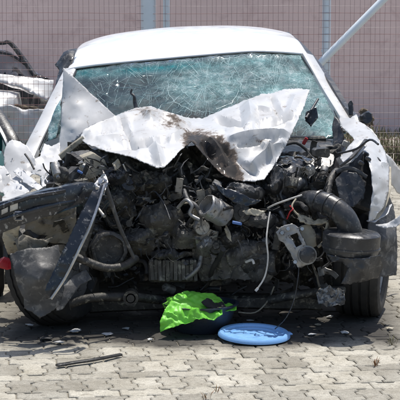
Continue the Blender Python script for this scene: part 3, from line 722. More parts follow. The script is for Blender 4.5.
# the black torn trim and sliver glass at the left of the roof
sheet('door_frame_trim', [(55, 66, 10.25), (60, 61, 10.25), (64, 54, 10.28), (70, 51, 10.3), (77, 50, 10.35), (74, 58, 10.2), (69, 67, 10.12), (64, 73, 10.1), (61, 84, 10.0), (59, 97, 9.85), (55, 99, 9.9), (57, 82, 10.05), (60, 71, 10.18)], 'blackpl', car, step=2.5, amp=.02, freq=6, thick=.02, seed=41)
sheet('glass_shard', [(49, 128, 9.2), (54, 112, 9.35), (60, 100, 9.5), (61, 118, 9.25), (56, 138, 9.05), (48, 142, 9.05)], 'glass', car, step=2.5, amp=.02, seed=42, stain=lambda x, y: .8)
# ---- beam, rails and liner on the left
bm_ = MB().beam([P(-6, 220, 7.46), P(20, 211, 7.46), P(50, 202, 7.5), P(72, 196, 7.58), P(90, 192, 7.68)], .07, (.15, .10)).dent(.010, 6, 3)
bump = bm_.build('bumper_beam', 'blackgl', car)
MB().beam([P(-4, 209, 7.42), P(25, 198.5, 7.42), P(52, 193, 7.48), P(86, 186.5, 7.66)], .05, .02).dent(.006, 8, 4).build('beam_flange', 'blackgl', bump)
MB().beam([P(-4, 222.5, 7.40), P(25, 213, 7.40), P(52, 206, 7.46), P(86, 199, 7.62)], .02, .02).dent(.005, 9, 4).build('beam_rib', 'blackgl', bump)
quad('label', [P(1.5, 215, 7.415), P(8, 212, 7.415), P(8, 207, 7.405), P(1.5, 210, 7.405)], 'whitewire', bump, .002)
quad('label', [P(10, 212, 7.41), P(18, 209, 7.41), P(18, 202, 7.40), P(10, 205, 7.40)], 'whitewire', bump, .002)
bk = MB(); c = P(18.5, 216, 7.40)
for a, b in (((-.018, 0, -.018), (.018, 0, -.018)), ((.018, 0, -.018), (.018, 0, .018)), ((.018, 0, .018), (-.018, 0, .018)), ((-.018, 0, .018), (-.018, 0, -.018))): bk.tube([c + Vector(a), c + Vector(b)], .0065, 4, 1)
bk.build('towing_bracket', 'steel', bump)
sheet('hanging_trim', [(98, 184, 7.62), (104, 181, 7.62), (104, 190, 7.58), (92, 220, 7.50), (78, 250, 7.44), (64, 278, 7.42), (51, 299, 7.40), (46, 299, 7.40), (45, 290, 7.40), (58, 262, 7.43), (72, 232, 7.48), (86, 203, 7.55)], 'blackgl', car, step=2.2, amp=.012, freq=9, thick=.012, seed=51)
MB().beam([P(105, 184, 7.59), P(93, 220, 7.46), P(79, 250, 7.40), P(65, 278, 7.38), P(51, 299, 7.36)], .012, .012).build('trim_edge', 'steel', bpy.data.objects['hanging_trim'])
sheet('torn_bracket', [(94, 186, 7.6), (98, 178, 7.64), (105, 176, 7.66), (108, 184, 7.62), (104, 196, 7.58), (97, 198, 7.57)], 'steel', car, step=1.6, amp=.03, freq=18, seed=52)
tubepx('stay_rod', [(106, 186, 7.7), (112, 204, 7.72), (120, 228, 7.74), (134, 258, 7.8)], .010, 'dusty', car)
tubepx('stay_rod', [(96, 205, 7.72), (90, 230, 7.76), (84, 250, 7.8)], .014, 'dusty', car)
sheet('crash_rail', [(24, 222, 7.75), (40, 217, 7.75), (58, 212, 7.78), (76, 208, 7.85), (76, 232, 7.85), (66, 246, 7.85), (44, 244, 7.8), (26, 240, 7.78)], 'mud', car, step=2.2, amp=.04, freq=9, seed=53, holes=[[(34, 236), (47, 237), (44, 241), (33, 240)]], fine=.01)
sheet('crash_rail', [(4, 226, 7.7), (14, 222, 7.7), (20, 226, 7.7), (17, 244, 7.72), (24, 256, 7.75), (8, 256, 7.75), (2, 240, 7.72)], 'beige', car, step=2.2, amp=.04, freq=9, seed=54, fine=.01)
sheet('torn_panel', [(14, 240, 7.68), (24, 236, 7.68), (42, 242, 7.68), (52, 238, 7.7), (46, 250, 7.7), (30, 252, 7.66), (18, 252, 7.66)], 'mud', car, step=2.2, amp=.03, freq=10, seed=55)
sheet('wheel_liner', [(10, 254, 7.62), (28, 249, 7.6), (46, 248, 7.62), (58, 246, 7.68), (62, 262, 7.66), (64, 290, 7.62), (60, 306, 7.6), (40, 320, 7.57), (32, 313, 7.57), (24, 309, 7.57), (24, 300, 7.57), (17, 284, 7.58)], 'dusty', car, inner=((38, 280, 7.50), (50, 270, 7.54)), step=2.0, amp=.02, freq=5, seed=56, fine=.002, folds=8, fh=.015)
sheet('wheel_liner', [(60, 290, 7.66), (74, 276, 7.72), (86, 270, 7.74), (92, 280, 7.72), (80, 286, 7.7), (70, 300, 7.66), (62, 310, 7.63), (56, 312, 7.61)], 'dusty', car, step=2.5, amp=.02, freq=7, seed=57)
MB().box(P(5, 263, 7.72), (.07, .05, .06), rotm(.2, .3, .3), .3, .7).build('broken_lamp', 'red', car)
# ---- front wheels
wheel(car, Vector((-.79, 8.06, .318)), R(-13), R(-24), .64, .245, -1)
wheel(car, Vector((.90, 8.30, .318)), R(3), R(-13), .64, .255, 1)
# ---- crushed engine bay
eng = sheet('engine_block', [(66, 150, 8.5), (140, 158, 8.42), (200, 150, 8.45), (270, 160, 8.42), (338, 150, 8.5), (342, 230, 8.45), (336, 292, 8.5), (270, 284, 8.38), (200, 282, 8.3), (140, 280, 8.36), (76, 292, 8.5), (66, 220, 8.5)], 'engine', car,
      inner=((200, 210, 8.2), (150, 220, 8.25), (250, 240, 8.15), (110, 210, 8.35), (300, 220, 8.3)), step=2.6, amp=.10, freq=5, thick=.01, seed=61, fine=.03)
for px, py, Y, r, L, ax, m in ((217, 212, 7.86, .062, .15, (-.68, -.42, .45), 'alu'), (107, 250, 7.95, .095, .14, (.2, -1, .1), 'oily'), (118, 214, 8.05, .08, .1, (.1, -1, .2), 'engine'), (258, 262, 8.0, .07, .2, (1, -.3, 0), 'oily'),
                        (172, 236, 8.08, .07, .12, (-.3, -1, .2), 'engine'), (284, 196, 8.0, .05, .1, (.4, -1, .2), 'blackpl'), (142, 196, 8.08, .06, .1, (-.5, -1, .3), 'engine'), (239, 231, 8.03, .05, .1, (.2, -1, -.2), 'oily')):
    cc = P(px, py, Y)
    mb = MB().lathe([(.001, -L * .5), (r * .55, -L * .5), (r * .6, -L * .42), (r * .92, -L * .40), (r, -L * .3), (r, L * .1), (r * 1.06, L * .12), (r * 1.06, L * .2), (r, L * .22), (r, L * .5), (r * .9, L * .54), (r * .82, L * .54), (r * .8, L * .3), (.001, L * .3)], cc, ax, 28, .05)
    mb.dent(.006, 14, px).build('canister' if px == 217 else 'pulley_casting', m, car)
# oil pan with vertical ribs
pan = MB(); 
for i in range(12): pan.box(P(152 + i * 3.9, 270 + rnd(-.6, .6), 8.0 + .01 * (i % 2)), (.018, .05, .115), rotm(rnd(-.05, .05), rnd(-.05, .05), 0), .25)
pan.box(P(173, 270, 8.06), (.26, .08, .125), None, .15); pan.dent(.004, 12); pan.build('ribbed_oil_pan', 'casting', car)
sheet('gearbox_casing', [(192, 240, 8.02), (214, 236, 7.98), (240, 240, 7.96), (266, 246, 7.96), (272, 268, 7.98), (258, 282, 8.0), (226, 281, 8.0), (200, 282, 8.04), (192, 262, 8.06)], 'casting', car, step=2.2, amp=.05, freq=9, seed=62, fine=.018, thick=.01)
sheet('casting_cover', [(194, 236, 7.96), (206, 230, 7.94), (218, 233, 7.94), (216, 246, 7.96), (206, 252, 7.97), (196, 248, 7.97)], 'alu', car, step=1.8, amp=.04, freq=14, seed=63, fine=.012)
BIG = [('engine_casing', 'engine', 118, 205, 8.0, 22, 20), ('cylinder_head', 'engine', 150, 186, 8.02, 30, 14), ('timing_cover', 'casting', 160, 222, 7.98, 24, 20), ('exhaust_manifold', 'casting', 140, 240, 7.98, 22, 14), ('radiator_frame', 'casting', 186, 236, 7.97, 20, 16),
       ('inlet_manifold', 'dusty', 246, 194, 7.93, 22, 9), ('alternator_casing', 'alu', 206, 246, 7.95, 15, 12), ('gearbox_flange', 'casting', 246, 254, 7.92, 24, 16), ('battery_shell', 'blackpl', 278, 186, 7.96, 16, 20), ('engine_mount', 'oily', 232, 240, 7.93, 13, 15), ('fan_shroud', 'blackpl', 116, 178, 8.02, 24, 12), ('heat_deflector', 'dusty', 170, 256, 7.97, 26, 5), ('strut_tower', 'engine', 320, 186, 8.05, 15, 16), ('crossmember', 'dusty', 262, 222, 7.9, 22, 8), ('pump_body', 'casting', 262, 272, 7.95, 14, 14)]
for q, (nm, m, cx, cy, Y, a_, b_) in enumerate(BIG):
    rb = random.Random(200 + q); ol = []
    for k in range(11):
        a = k * 6.283 / 11; r_ = rb.uniform(.7, 1.15); ol.append((cx + math.cos(a) * a_ * r_, cy + math.sin(a) * b_ * r_, Y + rb.uniform(.02, .10)))
    sheet(nm, ol, m, car, inner=((cx, cy, Y - .04), (cx + a_ * .4, cy - b_ * .3, Y - .02), (cx - a_ * .4, cy + b_ * .2, Y - .03)), step=1.7, amp=.035, freq=9, seed=200 + q, thick=.01, fine=.014, folds=6, fh=.03, sharp=25)
# suspension arms
tubepx('stabiliser_bar', [(72, 255, 7.75), (88, 262, 7.74), (106, 268, 7.76), (124, 266, 7.82), (136, 258, 7.9)], .022, 'oily', car)
la = MB().tube([P(70, 304, 7.8), P(92, 298, 7.8), P(130, 297, 7.85), (P(160, 300, 7.95))], .024, 10, 5)
la.lathe([(.026, -.04), (.040, -.04), (.040, .04), (.026, .04)], P(131, 297, 7.83), (0, -1, 0), 20); la.lathe([(.001, -.05), (.02, -.05), (.02, .05), (.001, .05)], P(131, 297, 7.83), (0, 1, 0), 12); la.build('control_arm', 'engine', car)
la = MB().tube([P(344, 290, 8.0), P(318, 292, 7.95), P(290, 296, 7.93), P(270, 300, 8.0)], .024, 10, 5)
la.build('control_arm', 'engine', car)
MB().beam([P(90, 306, 8.15), P(200, 301, 8.12), P(320, 303, 8.15)], .12, .07).dent(.008, 6).build('subframe', 'engine', car)
sheet('heat_shield', [(315, 292, 7.88), (330, 288, 7.86), (344, 291, 7.88), (344, 306, 7.86), (330, 308, 7.84), (318, 306, 7.86)], 'shiny', car, step=1.5, amp=.035, freq=22, seed=64, fine=.012)
# washer bottle and battery tray on the left
MB().box(P(90, 168, 8.12), (.16, .14, .15), rotm(.2, -.35, .3), .3, .85).dent(.012, 8).build('washer_bottle', 'beige', car)
sheet('battery_tray', [(72, 153, 8.2), (92, 150, 8.2), (108, 154, 8.16), (110, 164, 8.1), (100, 160, 8.1), (84, 157, 8.12), (74, 158, 8.14)], 'dusty', car, step=2.2, amp=.02, seed=65)
MB().box(P(87, 167, 8.0), (.05, .03, .02), rotm(.1, .4, 0), .2).build('bracket', 'whitewire', car)
sheet('bracket', [(112, 164, 8.0), (118, 160, 8.02), (121, 166, 8.0), (115, 171, 7.98)], 'beige', car, step=1.5, amp=.02, freq=20, seed=66)
# ---- right side
sheet('engine_cover', [(262, 172, 8.1), (274, 165, 8.12), (290, 164, 8.14), (304, 168, 8.14), (311, 178, 8.1), (309, 196, 8.06), (298, 208, 8.02), (282, 206, 8.0), (270, 200, 8.0), (262, 188, 8.04)], 'blackpl', car, inner=((285, 185, 7.94),), step=2.2, amp=.03, freq=7, seed=71, thick=.008, fine=.006)
for i in range(6): MB().box(P(296 + i * 3.4, 173 + i * .9, 8.02), (.010, .03, .075), rotm(.1, .2, 0), .2).build('cooling_fin', 'blackpl', bpy.data.objects['engine_cover'])
sheet('insulation_sheet', [(262, 168, 8.08), (280, 158, 8.2), (300, 156, 8.3), (315, 160, 8.3), (306, 167, 8.16), (290, 165, 8.1), (276, 168, 8.06), (266, 178, 8.02)], 'blackgl', car, step=2.2, amp=.03, freq=8, seed=72)
tubepx('intake_hose', [(300, 203, 7.96), (308, 200, 7.86), (322, 202, 7.78), (335, 208, 7.74), (345, 218, 7.72), (350, 230, 7.72), (351, 238, 7.74)], .055, 'blackpl', car, 20, [.044, .050, .054, .057, .06, .062, .062])
for i, q in enumerate(((318, 201, 7.8), (328, 204.5, 7.76), (337, 209.5, 7.735))):
    d = (P(337, 210, 7.73) - P(318, 201, 7.8)).normalized()
    MB().lathe([(.052, -.008), (.062, -.005), (.062, .005), (.052, .008)], P(*q), d, 24).build('hose_ring', 'blackpl', bpy.data.objects['intake_hose'])
cc = P(351, 242, 7.72); rr = .148
fd = MB().lathe([(.001, .060), (.05, .060), (rr * .5, .058), (rr * .93, .052), (rr * 1.0, .042), (rr * 1.0, -.02), (rr * 1.03, -.022), (rr * 1.03, -.032), (rr * .98, -.034), (rr * .96, -.055), (.001, -.055)], cc, (.06, -.04, 1), 44, .015).dent(.003, 8).build('air_filter_housing', 'blackpl', car)
sheet('filter_bowl', [(326, 254, 7.64), (340, 258, 7.58), (362, 259, 7.56), (380, 255, 7.62), (383, 266, 7.66), (378, 278, 7.66), (362, 282, 7.6), (350, 285, 7.6), (341, 284, 7.6), (345, 276, 7.6), (348, 268, 7.6), (342, 262, 7.6), (332, 262, 7.62)], 'blackpl', car, inner=((362, 270, 7.55),), step=2.2, amp=.008, freq=6, seed=73)
hh = MB().box(P(352, 184, 8.16), (.19, .24, .31), rotm(-.3, .36, .25), .08, .9).dent(.008, 5, 3).build('headlamp_housing', 'blackpl', car)
sheet('lamp_lens', [(335, 180, 7.97), (342, 172, 7.99), (356, 173, 7.98), (366, 182, 7.97), (364, 199, 7.94), (353, 208, 7.91), (340, 203, 7.92)], 'blackpl', hh, step=2.5, amp=.006, freq=6, seed=74, folds=4, fh=.012)
MB().beam([P(336, 172, 8.0), P(350, 168, 8.01), P(367, 177, 7.99)], .02, .02).build('housing_rim', 'dusty', hh)
sheet('lamp_bracket', [(340, 158, 8.1), (349, 146, 8.18), (357, 138, 8.24), (367, 146, 8.16), (360, 154, 8.08), (352, 162, 8.02), (345, 165, 8.02)], 'greyw', car, step=2, amp=.015, freq=9, seed=75)
for q in ((366, 154, 8.05), (368, 159, 8.02), (361, 163, 8.0)): MB().box(P(*q), (.03, .02, .022), rotm(.3, .5, .2), .2).build('clip', 'blackgl', car)
MB().beam([P(340, 166, 8.0), P(352, 157, 8.02), P(366, 140, 8.16)], .02, .014).build('lamp_strut', 'blackpl', car)
sheet('wing_panel', [(339, 116, 9.0), (350, 119, 8.9), (364, 125, 8.75), (376, 138, 8.55), (385, 153, 8.34), (389, 172, 8.16), (388, 192, 8.02), (383, 208, 7.92), (374, 220, 7.87), (368, 222, 7.85), (370, 208, 7.84), (373, 192, 7.86), (371, 174, 7.92), (366, 157, 8.06), (357, 144, 8.36), (348, 134, 8.62), (340, 127, 8.86)], 'white', car,
      inner=((381, 180, 7.98), (368, 140, 8.40), (377, 158, 8.16)), step=2.0, amp=.018, freq=5, seed=76, thick=.005, fine=.002, folds=9, fh=.020, sharp=28)
MB().beam([P(389, 168, 8.22), P(388.5, 190, 8.05), P(383, 208, 7.94), P(374, 220, 7.88)], .022, .02, (0, -1, 0)).build('wing_flange', 'beige', car)
sheet('torn_panel', [(349, 120, 8.95), (356, 115, 8.98), (364, 128, 8.86), (372, 136, 8.8), (379, 142, 8.7), (372, 146, 8.6), (360, 136, 8.72)], 'greyw', car, step=2, amp=.02, freq=8, seed=77)
sheet('torn_panel', [(366, 126, 8.8), (372, 130, 8.75), (379, 140, 8.66), (381, 146, 8.6), (373, 139, 8.68)], 'white', car, step=2, amp=.01, freq=8, seed=78)
sheet('mirror_blade', [(348, 104, 9.05), (351, 100, 9.05), (353, 104, 9.05), (353, 115, 9.03), (349, 116, 9.03)], 'blackpl', car, step=2, amp=.006, thick=.015, seed=79)
sheet('mirror_stub', [(359, 114, 8.95), (363, 111, 8.95), (368, 112, 8.95), (371, 118, 8.92), (373, 126, 8.9), (368, 127, 8.9), (362, 122, 8.92)], 'brown', car, step=1.5, amp=.05, freq=16, thick=.03, seed=80, fine=.012)
MB().lathe([(.001, .02), (.03, .02), (.04, .0), (.038, -.03), (.001, -.03)], P(366, 119, 8.87), (0, -1, .3), 12, .2).dent(.012, 20).build('mirror_motor', 'blackpl', bpy.data.objects['mirror_stub'])
sheet('inner_fender', [(334, 116, 9.08), (341, 124, 9.0), (344, 138, 8.9), (344, 152, 8.8), (337, 158, 8.7), (333, 146, 8.9), (332, 128, 9.02)], 'blackpl', car, step=2.5, amp=.02, seed=81)
MB().box(P(346, 144, 8.6), (.04, .02, .035), rotm(.1, .4, 0), .2).build('label_plate', 'whitewire', car)
sheet('door_panel', [(386, 154, 8.9), (392, 160, 8.95), (404, 176, 9.1), (410, 196, 9.1), (398, 194, 9.0), (388, 180, 8.85)], 'white', car, step=2.5, amp=.015, seed=82)
sheet('wheel_arch_liner', [(374, 214, 8.05), (388, 194, 8.18), (393, 205, 8.2), (396, 230, 8.14), (397, 255, 8.1), (396, 276, 8.08), (384, 277, 8.02), (372, 274, 7.98), (366, 262, 7.94), (366, 240, 7.94), (368, 224, 7.98)], 'dusty', car, inner=((384, 240, 7.98),), step=2.5, amp=.02, freq=6, seed=83, fine=.003)
sheet('torn_panel', [(374, 226, 7.86), (386, 224, 7.84), (397, 218, 7.84), (404, 212, 7.86), (404, 222, 7.84), (396, 227, 7.82), (384, 229, 7.82)], 'greyw', car, step=2, amp=.012, freq=8, seed=84)
sheet('torn_panel', [(366, 222, 7.9), (374, 224, 7.86), (388, 214, 7.96), (392, 204, 8.05), (386, 208, 8.05), (376, 216, 7.98)], 'greyw', car, step=2, amp=.02, freq=8, seed=85)
sheet('airbag_scrap', [(311, 160, 8.3), (318, 154, 8.36), (328, 153, 8.4), (334, 158, 8.34), (332, 166, 8.24), (324, 172, 8.18), (315, 170, 8.2), (310, 166, 8.24)], 'whitewire', car, step=1.8, amp=.04, freq=10, seed=86)
sheet('bracket', [(318, 146, 8.6), (332, 146, 8.6), (342, 150, 8.5), (336, 154, 8.46), (322, 152, 8.5)], 'dusty', car, step=2, amp=.02, seed=87)
MB().box(P(318, 157, 8.4), (.035, .02, .02), rotm(0, .3, 0), .2).build('connector', 'red', car)
MB().box(P(305, 141, 8.7), (.02, .02, .045), rotm(0, .5, 0), .2).build('connector', 'red', car)
# headlamp motor bracket with rectangular hole and round cap
sheet('motor_bracket', [(276, 232, 7.76), (281, 227, 7.76), (292, 224, 7.76), (298, 228, 7.76), (305, 243, 7.74), (312, 258, 7.74), (310, 264, 7.74), (298, 268, 7.74), (292, 258, 7.74), (285, 244, 7.75), (279, 240, 7.76)], 'alu', car, step=1.8, amp=.012, freq=10, thick=.02, seed=88, holes=[[(290, 236), (297, 233), (302, 245), (296, 248)]])
sheet('motor_bracket', [(298, 228, 7.8), (308, 224, 7.82), (314, 232, 7.82), (316, 246, 7.8), (308, 250, 7.78), (303, 240, 7.78)], 'beige', car, step=1.8, amp=.02, freq=10, thick=.012, seed=89)
for q in ((288, 229, 7.74), (282, 233, 7.74), (295, 262, 7.72), (302, 229, 7.75)): MB().lathe([(.001, .012), (.010, .012), (.012, .0), (.012, -.01)], P(*q), (0, -1, .2), 6).build('bolt', 'steel', car)
MB().lathe([(.001, .03), (.034, .03), (.040, .026), (.042, .0), (.047, -.002), (.047, -.012), (.042, -.014), (.04, -.06)], P(307, 255, 7.72), (.15, -1, .12), 30).build('motor_cap', 'blackpl', car)
MB().lathe([(.041, .004), (.049, .004), (.049, .014), (.041, .014)], P(307, 255, 7.73), (.15, -1, .12), 30).build('cap_ring', 'alu', bpy.data.objects['motor_cap'])
tubepx('bracket_loop', [(300, 221, 7.8), (308, 221, 7.78), (318, 224, 7.78), (327, 222, 7.78), (326, 230, 7.78), (325, 240, 7.78), (318, 247, 7.79)], .008, 'beige', car)
sheet('bracket', [(296, 214, 7.82), (304, 216, 7.8), (314, 221, 7.78), (326, 219, 7.8), (326, 224, 7.78), (310, 226, 7.77), (300, 222, 7.78)], 'beige', car, step=1.6, amp=.02, freq=14, seed=90)
tubepx('wire', [(268, 208, 7.9), (276, 204, 7.84), (290, 199, 7.8), (302, 195, 7.8)], .005, 'whitewire', car)
tubepx('wire', [(296, 199, 7.85), (292, 206, 7.82), (296, 213, 7.8), (304, 219, 7.79)], .005, 'beige', car)
tubepx('wire', [(287, 219, 7.82), (290, 212, 7.8), (293, 209, 7.8), (290, 206, 7.84)], .004, 'red', car)
tubepx('hanging_cord', [(270, 212, 7.82), (268, 224, 7.78), (266.5, 240, 7.74), (268, 258, 7.73), (265, 276, 7.72), (258, 288, 7.72)], .0042, 'whitewire', car)
MB().tube([P(258, 288, 7.72), P(255.5, 291, 7.72)], .007, 6, 1).build('cord_end', 'whitewire', bpy.data.objects['hanging_cord'])
tubepx('hanging_wire', [(299, 264, 7.74), (298, 278, 7.7), (294, 300, 7.68), (286, 318, 7.66), (275, 329, 7.7)], .0028, 'blackpl', car)
sheet('lever', [(213, 184, 7.9), (222, 188, 7.86), (236, 192, 7.84), (248, 198, 7.84), (262, 202, 7.86), (248, 206, 7.82), (234, 204, 7.82), (222, 195, 7.85)], 'blackgl', car, step=1.8, amp=.025, freq=10, seed=91, thick=.01)
sheet('bracket', [(242, 212, 7.84), (252, 209, 7.82), (266, 212, 7.82), (258, 216, 7.8), (246, 216, 7.82)], 'beige', car, step=1.6, amp=.02, freq=12, seed=92)
sheet('bracket', [(226, 224, 7.9), (229, 232, 7.88), (232, 242, 7.86), (228, 240, 7.87), (224, 231, 7.9)], 'beige', car, step=1.4, amp=.03, freq=14, seed=93)
tubepx('pipe', [(246, 262, 7.9), (252, 260, 7.86), (254, 264, 7.85)], .007, 'whitewire', car)
MB().box(P(237, 223, 7.84), (.05, .02, .015), rotm(0, .2, .1), .2).build('connector', 'blueplug', car)
MB().box(P(80, 172, 7.95), (.03, .02, .012), rotm(0, .5, .1), .2).build('connector', 'blueplug', car)
tubepx('pipe', [(178, 208, 7.9), (186, 200, 7.86), (192, 206, 7.84), (190, 214, 7.84), (200, 220, 7.82)], .010, 'alu', car)
tubepx('pipe', [(184, 190, 7.95), (188, 200, 7.9), (196, 206, 7.86), (200, 214, 7.86)], .012, 'dusty', car)
# ---- loose mangled pieces, each its own part
rs = random.Random(17)
def rp(box, y0=7.85, y1=8.2):
    while True:
        x, y = rs.uniform(box[0], box[2]), rs.uniform(box[1], box[3])
        if not (inside(x, y, hood_out) or inside(x, y - 9, hood_out) or inside(x - 4, y - 4, hood_out)): break
    return P(x, y, rs.uniform(y0, y1))
REG = [((78, 160, 200, 250), 7.98, 8.2, 44), ((196, 175, 300, 250), 7.88, 8.12, 46), ((50, 160, 82, 190), 7.9, 8.1, 20), ((300, 150, 345, 205), 7.95, 8.25, 26), ((90, 262, 330, 292), 7.98, 8.25, 22), ((270, 195, 330, 290), 7.8, 8.1, 26), ((22, 196, 70, 250), 7.75, 7.95, 12)]
for box, y0, y1, n in REG:
    for i in range(n):
        a = rp(box, y0, y1); t = rs.random()
        if t < .38:
            L = rs.uniform(.10, .34); pts = [a]
            d = Vector((rs.gauss(0, 1), rs.gauss(0, .35), rs.gauss(0, .8))).normalized()
            for k in range(3): d = (d + Vector((rs.gauss(0, .5), rs.gauss(0, .3), rs.gauss(0, .5)))).normalized(); pts.append(pts[-1] + d * L / 3)
            r = rs.choice((.004, .006, .009, .013, .02)); m = rs.choice(('blackpl', 'blackpl', 'oily', 'rubber', 'dusty', 'alu')) if r > .005 else rs.choice(('blackpl', 'whitewire', 'dusty', 'beige'))
            MB().tube(pts, r, 8, 4).build('hose' if r > .008 else 'cable', m, car, True, 60)
        elif t < .68:
            w_, L = rs.uniform(.02, .06), rs.uniform(.07, .20); rot = rotm(rs.uniform(0, 6), rs.uniform(0, 6), rs.uniform(0, 6))
            mb = MB(); mb.beam([a + rot @ Vector(q) for q in ((-L / 2, 0, 0), (-L * .1, 0, .01), (0, 0, .02), (L * .12, w_ * .4, .05), (L * .2, w_, .07))], w_, .005, rot @ Vector((0, 0, 1)), 3)
            mb.dent(.008, 16, i).build('bent_bracket', rs.choice(('oily', 'dusty', 'oily', 'alu', 'mud', 'engine')), car)
        elif t < .86:
            mb = MB().box(a, (rs.uniform(.05, .13), rs.uniform(.04, .08), rs.uniform(.04, .11)), rotm(rs.uniform(0, 6), rs.uniform(0, 6), rs.uniform(0, 6)), .2, rs.uniform(.6, 1)); mb.dent(.006, 14, i)
            mb.build('broken_casing', rs.choice(('blackpl', 'oily', 'dusty', 'engine', 'engine')), car)
        else:
            r = rs.uniform(.02, .055); L = rs.uniform(.02, .05); ax = (rs.gauss(0, .7), -1, rs.gauss(0, .7))
            MB().lathe([(.001, L), (r * .4, L), (r * .45, L * .7), (r * .9, L * .6), (r, L * .4), (r, -L), (.001, -L)], a, ax, 16, .08).build('fitting', rs.choice(('oily', 'alu', 'blackpl', 'engine')), car)
# fine crushed fragments: torn ribbons too small to pick apart
for nm, m, n, l0, l1, w0, w1, box, y0, y1 in (('crushed_fragments', 'engine', 380, .02, .07, .004, .016, (84, 162, 318, 250), 7.98, 8.3), ('metal_fragments', 'oily', 150, .02, .07, .003, .014, (90, 170, 325, 246), 7.9, 8.15), ('pale_fragments', 'mud', 60, .01, .04, .003, .009, (110, 196, 290, 262), 7.88, 8.12),
                        ('black_fragments', 'blackpl', 150, .03, .08, .004, .018, (50, 158, 336, 280), 7.88, 8.2), ('torn_strands', 'dusty', 260, .04, .14, .0015, .004, (60, 165, 320, 275), 7.86, 8.15), ('paint_fragments', 'greyw', 26, .008, .035, .004, .014, (6, 160, 84, 200), 7.9, 8.2)):
    mb = MB()
    for i in range(n):
        a = rp(box, y0, y1); L = rs.uniform(l0, l1); d = Vector((rs.gauss(0, 1), rs.gauss(0, .5), rs.gauss(0, .8))).normalized(); u = d.orthogonal(); u.rotate(Matrix.Rotation(rs.uniform(0, 6.28), 3, d)); v, f = [], []
        for k in range(4):
            w_ = rs.uniform(w0, w1) * (.5 if k in (0, 3) else 1); t_ = d.cross(u).normalized()
            v += [a - u * w_, a + u * w_, a + u * w_ * .8 + t_ * w_ * .45, a - u * w_ * .8 + t_ * w_ * .45]
            if k:
                for q in range(4): f.append(((k - 1) * 4 + q, (k - 1) * 4 + (q + 1) % 4, k * 4 + (q + 1) % 4, k * 4 + q))
            d = (d + Vector((rs.gauss(0, .45), rs.gauss(0, .3), rs.gauss(0, .45)))).normalized(); a = a + d * L / 3; u = (u + Vector((rs.gauss(0, .3), rs.gauss(0, .3), rs.gauss(0, .3)))).normalized()
        f += [(3, 2, 1, 0), (12, 13, 14, 15)]
        mb.add(v, f)
    stuff(mb.build(nm, m, car, True, 30))
#@@NEIGHBOURS
# ------------------------------------------------------------------ neighbour car on the left, facing the camera
XR = -2.16
nb = thing('teal_car', 'teal car with black windscreen pillar parked close beside the crushed car', 'car', (XR + .95, 9.75, 0))
T = Matrix.Translation((XR, 0, 0))
b2 = lower_body('body', [(8.15, .66, .30, .60), (8.3, .80, .24, .68), (8.8, .86, .2, .76), (9.7, .93, .2, .82), (11.0, .93, .2, .86), (12.0, .88, .24, .86), (12.4, .75, .34, .78)], 'teal', nb, .012, 2, 1, T)
open_body(b2, 9.75, 11.9, .7)
quad('windscreen', [(XR - .84, 9.78, .82), (XR + .84, 9.78, .82), (XR + .50, 10.62, 1.27), (XR - .50, 10.62, 1.27)], 'window', nb, .005, 8, .02)
for s_ in (-1, 1):
    MB().beam([(XR + s_ * .985, 9.72, .79), (XR + s_ * .93, 9.82, .90), (XR + s_ * .80, 10.15, 1.08), (XR + s_ * .56, 10.65, 1.29)], .075, .05, (0, -.5, .8)).build('front_pillar', 'blackpl', nb)
    MB().beam([(XR + s_ * .93, 9.70, .80), (XR + s_ * .88, 9.80, .91), (XR + s_ * .755, 10.13, 1.09), (XR + s_ * .515, 10.63, 1.30)], .02, .03, (0, -.5, .8)).build('pillar_strip', 'steel', nb)
    MB().beam([(XR + s_ * .88, 11.9, .86), (XR + s_ * .54, 11.5, 1.27)], .12, .04, (s_, 0, .3)).build('rear_pillar', 'teal', nb)
    quad('side_window', [(XR + s_ * .90, 9.85, .85), (XR + s_ * .88, 11.8, .86), (XR + s_ * .55, 11.45, 1.25), (XR + s_ * .55, 10.7, 1.25)], 'window', nb, .004)
    wheel(nb, Vector((XR + s_ * .80, 8.95, .30)), 0, 0, .60, .19, s_); wheel(nb, Vector((XR + s_ * .80, 11.5, .30)), 0, 0, .60, .19, s_)
    MB().box((XR + s_ * .66, 8.26, .54), (.26, .14, .12), rotm(0, 0, s_ * .5), .35).build('headlamp', 'window', nb)
    MB().beam([(XR + s_ * .955, 9.35, .27), (XR + s_ * .965, 10.2, .25), (XR + s_ * .955, 11.1, .27)], .05, .09).build('side_sill', 'blackpl', nb)
grid('roof', [[(XR + u * .56, y, z - abs(u) ** 3 * .05) for u in (-1, -.5, 0, .5, 1)] for y, z in ((10.6, 1.31), (10.9, 1.345), (11.2, 1.34), (11.55, 1.28))], 'teal', nb, 16, 12, 0, 5, 0, .02)
MB().beam([(XR - .82, 8.35, .36), (XR - .4, 8.12, .36), (XR + .4, 8.12, .36), (XR + .82, 8.35, .36)], .10, .12).build('front_bumper', 'blackpl', nb)
MB().beam([(XR - .45, 8.14, .52), (XR + .45, 8.14, .52)], .06, .10).build('grille', 'blackpl', nb)
MB().box((XR, 10.8, .42), (1.4, 1.7, .5), None, .2).build('cabin_interior', 'seat', nb)
nb.rotation_euler.z = R(7)
